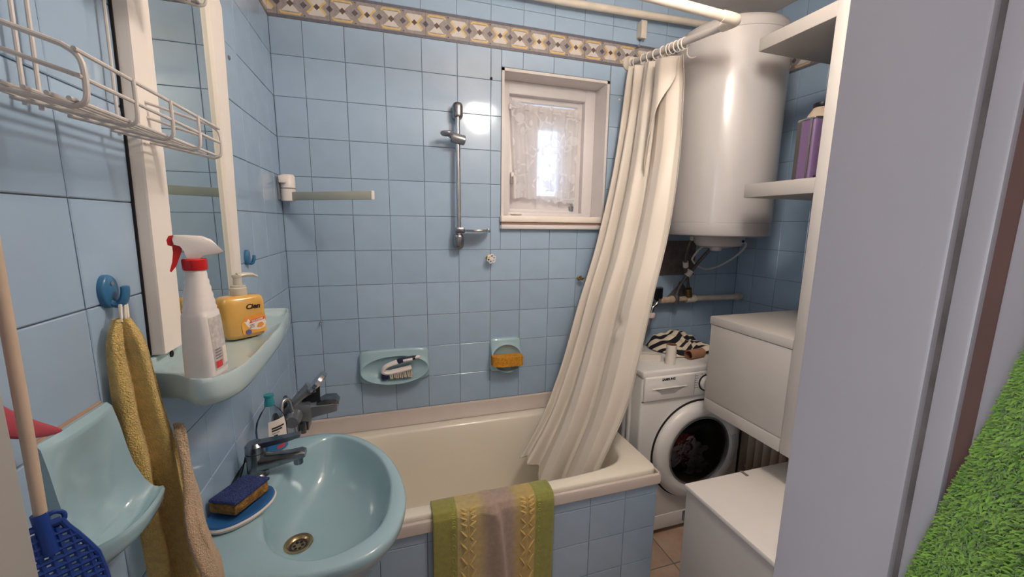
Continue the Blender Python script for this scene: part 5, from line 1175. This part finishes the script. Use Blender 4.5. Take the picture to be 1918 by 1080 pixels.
def left_soap_dish():
    YA, YB, ZT = -1.158, -1.276, 1.236
    root = thing('wall_soap_dish', 'deep blue ceramic soap dish jutting from the left wall by the doorway', 'soap dish', (0, (YA+YB)/2, 1.06))
    def fn(u, v):
        y = YA+(YB-YA)*u; s = abs(2*u-1)                       # s: 0 in the middle, 1 at the ends
        bow = 1-0.10*s**2-0.28*max(0, 2*u-1)**3
        inner = [(0.010, ZT), (0.016, ZT-0.010), (0.011, ZT-0.045), (0.010, ZT-0.090), (0.013, ZT-0.128), (0.027, ZT-0.152), (0.046, ZT-0.157), (0.060, ZT-0.149), (0.067, ZT-0.141)]
        rim = [(0.010, ZT), (0.016, ZT-0.006), (0.022, ZT-0.035), (0.027, ZT-0.070), (0.033, ZT-0.100), (0.043, ZT-0.124), (0.053, ZT-0.138), (0.061, ZT-0.142), (0.067, ZT-0.141)]
        t = v*8; i = min(7, int(t)); f = t-i; k = s**2.6
        A = [inner[i][q]+(inner[i+1][q]-inner[i][q])*f for q in (0, 1)]; B = [rim[i][q]+(rim[i+1][q]-rim[i][q])*f for q in (0, 1)]
        x = (A[0]+(B[0]-A[0])*k)*bow; z = A[1]+(B[1]-A[1])*k
        return (x, y, z)
    def under(u, v):
        y = YA+(YB-YA)*u; s = abs(2*u-1); bow = 1-0.10*s**2-0.28*max(0, 2*u-1)**3
        Pq = [(0.067*bow, ZT-0.141), (0.069*bow, ZT-0.147), (0.064*bow, ZT-0.166), (0.044*bow, ZT-0.184), (0.0, ZT-0.200)]
        t = v*4; i = min(3, int(t)); f = t-i; return (Pq[i][0]+(Pq[i+1][0]-Pq[i][0])*f, y, Pq[i][1]+(Pq[i+1][1]-Pq[i][1])*f)
    g = Geo(); g.grid(fn, 44, 40); g.grid(under, 44, 12)
    for u in (0.0, 1.0):
        P = [fn(u, k/40) for k in range(41)]+[under(u, k/12) for k in range(13)]; P.append((0.0, P[0][1], ZT-0.002)); g.add(P, [tuple(range(len(P)))])
    P = [fn(k/44, 0.0) for k in range(45)]; g.add(P+[(0, YB, ZT-0.001), (0, YA, ZT-0.001)], [tuple(range(47))])
    obj('dish_body', g, M_CERAMIC, root, ang=50)
    g = Geo(); g.tube([(0.001, YA+0.001, ZT), (0.001, YB, ZT)], 0.0025, 6); g.tube([(0.001, YA+0.001, ZT), (0.001, YA+0.001, ZT-0.19)], 0.0022, 6); obj('sealing_joint', g, mat('old_sealant', (176, 138, 112), 0.8, var=0.2), root)
left_soap_dish()
def swatter():
    root = thing('fly_swatter', 'fly swatter with pale wooden stick and blue plastic head, head down', 'fly swatter', (0.075, -1.36, 1.1))
    g = Geo(); g.tube([(0.060, -1.352, 1.60), (0.060, -1.356, 1.46), (0.061, -1.360, 1.32), (0.063, -1.366, 1.188)], [0.0050, 0.0050, 0.0051, 0.0048], 10); obj('stick', g, M_STICK, root)
    g = Geo(); w0, w1 = 0.012, 0.030
    C0 = Vector((0.063, -1.366, 1.192)); dn = Vector((0.012, -0.004, -0.10)).normalized(); sd = Vector((0.78, 0.62, 0)).normalized(); nn = sd.cross(dn)
    def q(a, b, k=0.0): return C0+sd*a+dn*b+nn*k
    def hw(b): return w0+(w1-w0)*min(1, max(0, b-0.005)/0.05)**0.8
    # rim, grid bars: a perforated flap
    for s in (-1, 1): g.tube([q(s*hw(b), b) for b in [0.0, 0.01, 0.02, 0.035, 0.05, 0.07, 0.10, 0.13]], 0.0028, 8)
    g.tube([q(-w1, 0.13), q(w1, 0.13)], 0.0028, 8); g.tube([q(-w0, 0.0), q(w0, 0.0)], 0.0035, 8)
    for k in range(14):
        b = 0.012+0.0084*k; g.tube([q(-hw(b), b), q(hw(b), b)], 0.0030, 6)
    for k in range(-5, 6):
        a = 0.0078*k; b0 = 0.006
        while b0 < 0.13 and hw(b0) < abs(a): b0 += 0.004
        g.tube([q(a, b0), q(a, 0.13)], 0.0027, 6)
    obj('swat_head', g, M_BLUE2, root)
    g = Geo(); g.tube([q(0, -0.014), q(0, 0.03)], 0.0062, 12); g.tube([q(0.0065*cos(t)+0.009, -0.002+0.007*sin(t), 0.003) for t in [2*pi*k/16 for k in range(16)]], 0.0022, 8, closed=True); obj('socket', g, M_BLUE2, root)
    g = Geo(); g.lathe([(0.009, 0.0), (0.009, 0.003), (0.003, 0.004), (0.003, 0.056), (0.001, 0.066)], (0, -1.352, 1.585), 'x', 12); obj('nail', g, M_GREYM, root)
swatter()
def scoop():
    root = thing('pink_scoop', 'pink plastic scoop blade on the left wall behind the wooden stick', 'scoop', (0.02, -1.36, 1.30))
    g = Geo(); R = []
    P = crom([(0.038, -1.289, 1.257), (0.034, -1.310, 1.270), (0.030, -1.335, 1.290), (0.026, -1.365, 1.325), (0.022, -1.40, 1.37), (0.018, -1.43, 1.42)], 5); n = len(P)
    for k, p in enumerate(P):
        t = k/(n-1); w = 0.002+0.017*min(1, t*2.0)**0.8; th = 0.003+0.004*t
        R.append([p+Vector((th*cos(a), 0.5*w*sin(a)*0.62, w*sin(a)*0.8)) for a in [2*pi*i/14 for i in range(14)]])
    g.rings(R, cap0=True, cap1=True); obj('blade', g, M_PINKP, root, ang=60)
    g = Geo(); g.lathe([(0.006, 0.0), (0.006, 0.002), (0.0025, 0.003), (0.0025, 0.022), (0.005, 0.024)], (0, -1.425, 1.412), 'x', 12); obj('wall_pin', g, M_GREYM, root)
scoop()

# ------------------------------------------------------------------ towel over the bathtub edge, green towel on the door
def bath_towel():
    def prof(s):                                                 # path over the rim: inside the tub, over the deck, down the front
        P = [(-0.555, 0.470), (-0.580, 0.530), (-0.588, 0.5535), (-0.605, 0.556), (-0.632, 0.557), (-0.656, 0.552), (-0.667, 0.535), (-0.670, 0.50), (-0.670, 0.42), (-0.669, 0.32), (-0.668, 0.20), (-0.668, 0.12)]
        return sample([Vector((0, a, b)) for a, b in P], s)
    def fn(u, v):
        p = prof(v); down = max(0, v*11-5)/6
        x = 0.507+0.424*u+(-0.004+0.010*u)*0 - 0.004*down
        uc = u-0.47-0.13*down; f = 0.022*(math.exp(-(uc/0.022)**2) if uc > 0 else math.exp(-(uc/0.085)**2))*min(1, max(0, v*11-3.0)/3)+0.006*math.exp(-((u-0.30)/0.10)**2)*down
        lift = 0.007*math.exp(-((u-0.43)/0.05)**2)*math.exp(-((v*11-3.5)/1.6)**2)
        w = 0.004*sin(9*u+2)*down
        return (x, p.y-f-abs(w)*0.8-0.001, p.z+lift)
    root = thing('bath_towel', 'green, yellow and grey striped bath towel over the tub edge', 'towel', (0.72, -0.64, 0.55))
    m = bpy.data.materials.new('striped_terry'); m.use_nodes = True; nt = m.node_tree; b = nt.nodes['Principled BSDF']; N = nt.nodes.new; L = nt.links.new
    at = N('ShaderNodeAttribute'); at.attribute_name = 'across'; r = N('ShaderNodeValToRGB'); cr = r.color_ramp; cr.elements[0].color = lin((168, 164, 84)); cr.elements[1].color = lin((164, 166, 82)); cr.elements[1].position = 1.0
    for pos, c in ((0.185, (168, 164, 84)), (0.19, (212, 194, 134)), (0.36, (210, 188, 132)), (0.44, (190, 168, 150)), (0.62, (188, 166, 154)), (0.69, (208, 182, 118)), (0.835, (212, 184, 114)), (0.84, (164, 166, 82))):
        e = cr.elements.new(pos); e.color = lin(c)
    L(at.outputs['Fac'], r.inputs[0]); nz = N('ShaderNodeTexNoise'); nz.inputs['Scale'].default_value = 70; tc = N('ShaderNodeTexCoord'); L(tc.outputs['Object'], nz.inputs['Vector'])
    mx = N('ShaderNodeMix'); mx.data_type = 'RGBA'; mx.blend_type = 'MULTIPLY'; mx.inputs[0].default_value = 0.35; L(r.outputs[0], mx.inputs[6]); L(nz.outputs['Fac'], mx.inputs[7]); L(mx.outputs[2], b.inputs['Base Color'])
    b.inputs['Roughness'].default_value = 0.95; b.inputs['Sheen Weight'].default_value = 0.3
    n2 = N('ShaderNodeTexNoise'); n2.inputs['Scale'].default_value = 500; vo = N('ShaderNodeTexVoronoi'); vo.feature = 'SMOOTH_F1'; vo.inputs['Scale'].default_value = 34
    L(tc.outputs['Object'], n2.inputs['Vector']); L(tc.outputs['Object'], vo.inputs['Vector']); ad = N('ShaderNodeMath'); L(n2.outputs['Fac'], ad.inputs[0]); L(vo.outputs['Distance'], ad.inputs[1])
    bp = N('ShaderNodeBump'); bp.inputs['Strength'].default_value = 0.7; bp.inputs['Distance'].default_value = 0.004; L(ad.outputs[0], bp.inputs['Height']); L(bp.outputs[0], b.inputs['Normal'])
    g = Geo(); NU, NV = 90, 88; g.grid(fn, NU, NV); o = obj('towel_sheet', g, m, root, ang=80, solid=0.004)
    a = o.data.attributes.new('across', 'FLOAT', 'POINT'); a.data.foreach_set('value', [i/NU for i in range(NU+1) for j in range(NV+1)])
    # raised woven ornament: leaf sprays on the yellow bands, little rings on the green ones
    def on(u, v, k=0.0028): p = fn(u, v); q = fn(u, min(1, v+0.02)); d = (Vector(q)-Vector(p)).normalized(); nrm = Vector((0, d.z, -d.y)); nrm = -nrm if nrm.y > 0 and v > 0.5 else nrm; nrm = nrm if (nrm.y < 0 or nrm.z > 0) else -nrm; return Vector(p)+nrm*k
    g = Geo()
    for u0 in (0.275, 0.765):
        for k in range(10):
            v0 = 0.47+0.052*k
            for s in (-1, 1):
                P = [on(u0+s*(0.012+0.050*t), v0-0.030*t) for t in (0, 0.35, 0.7, 1.0)]; g.tube(P, [0.0012, 0.0050, 0.0042, 0.0008], 8, flat=(1, 0.7))
                P = [on(u0+s*(0.010+0.032*t), v0+0.018*t) for t in (0, 0.5, 1.0)]; g.tube(P, [0.0010, 0.0040, 0.0008], 8, flat=(1, 0.7))
        g.tube([on(u0+0.006*sin(20*v), v, 0.002) for v in [0.44+0.012*k for k in range(44)]], 0.0013, 6)
    tag(obj('leaf_ornament', g, mat('ornament_yellow', (220, 190, 120), 0.95, var=0.15, scale=80), root), kind='stuff')
    g = Geo()
    for u0 in (0.158, 0.868):
        for k in range(15):
            v0 = 0.30+0.046*k; g.tube([on(u0+0.012*cos(t), v0+0.010*sin(t), 0.0022) for t in [2*pi*i/10 for i in range(10)]], 0.0016, 6, closed=True)
    tag(obj('ring_ornament', g, mat('ornament_green', (170, 172, 90), 0.95, var=0.15, scale=80), root), kind='stuff')
bath_towel()
def door_towel():
    root = thing('plush_towel', 'thick bright green plush towel hanging on the door leaf', 'towel', (0.86, -1.80, 1.57))
    XC = DX1+0.003; yc = -1.808
    def hw(z): t = 1.585-z; return 0.024+0.102*min(1, t/0.12)**0.75+0.14*max(0, t-0.12)
    def fn(u, v):
        z = 1.585-0.80*v; w = hw(z); a = pi*u
        dep = 0.020+0.026*min(1, v*5)
        y = yc+w*cos(a)*1.0+0.004*sin(9*v+3); x = XC-0.001-dep*sin(a)**0.6*(1+0.22*sin(5*a+2)+0.10*sin(11*a+8*v))
        return Vector((x, y, z))
    g = Geo(); g.grid(fn, 56, 60); g.grid(lambda u, v: (XC-0.001, fn(0, v).y+(fn(1, v).y-fn(0, v).y)*u, fn(0, v).z), 6, 60); obj('towel_base', g, M_GREEN_D, root, ang=80)
    rnd = random.Random(3); g = Geo(); V = []; F = []
    for k in range(60000):
        u = rnd.random()*0.86; v = 0.06+rnd.random()*0.84
        p = fn(u, v); e = 0.004; n = (fn(min(1, u+e), v)-fn(max(0, u-e), v)).cross(fn(u, min(1, v+e))-fn(u, max(0, v-e)))
        if n.length < 1e-12: continue
        n.normalize(); n = -n if n.x > 0 else n
        h = sin(61*u+23*sin(31*v))*0.5+sin(83*v+19*sin(27*u))*0.5
        d = (n+Vector((rnd.uniform(-.8, .8), rnd.uniform(-.8, .8)+0.5*h, rnd.uniform(-.9, .5)+0.3*h))).normalized(); L = rnd.uniform(0.0045, 0.0085)
        sd = d.orthogonal().normalized(); q = rnd.random()*pi; sd = (sd*cos(q)+d.cross(sd)*sin(q))*0.00075
        cu = sd.cross(d).normalized()*L*rnd.uniform(-0.35, 0.35)
        c2 = p+d*L*0.55+cu*0.5; c3 = p+d*L*0.9-cu*0.4+Vector((0, 0, -0.0012)); o = len(V)
        V += [p-sd, p+sd, c2+sd, c2-sd, c3+sd*0.8, c3-sd*0.8]; F += [(o, o+1, o+2, o+3), (o+3, o+2, o+4, o+5)]
    g.add(V, F); tag(obj('pile', g, M_GREEN, root, smooth=True, ang=180), kind='stuff')
door_towel()
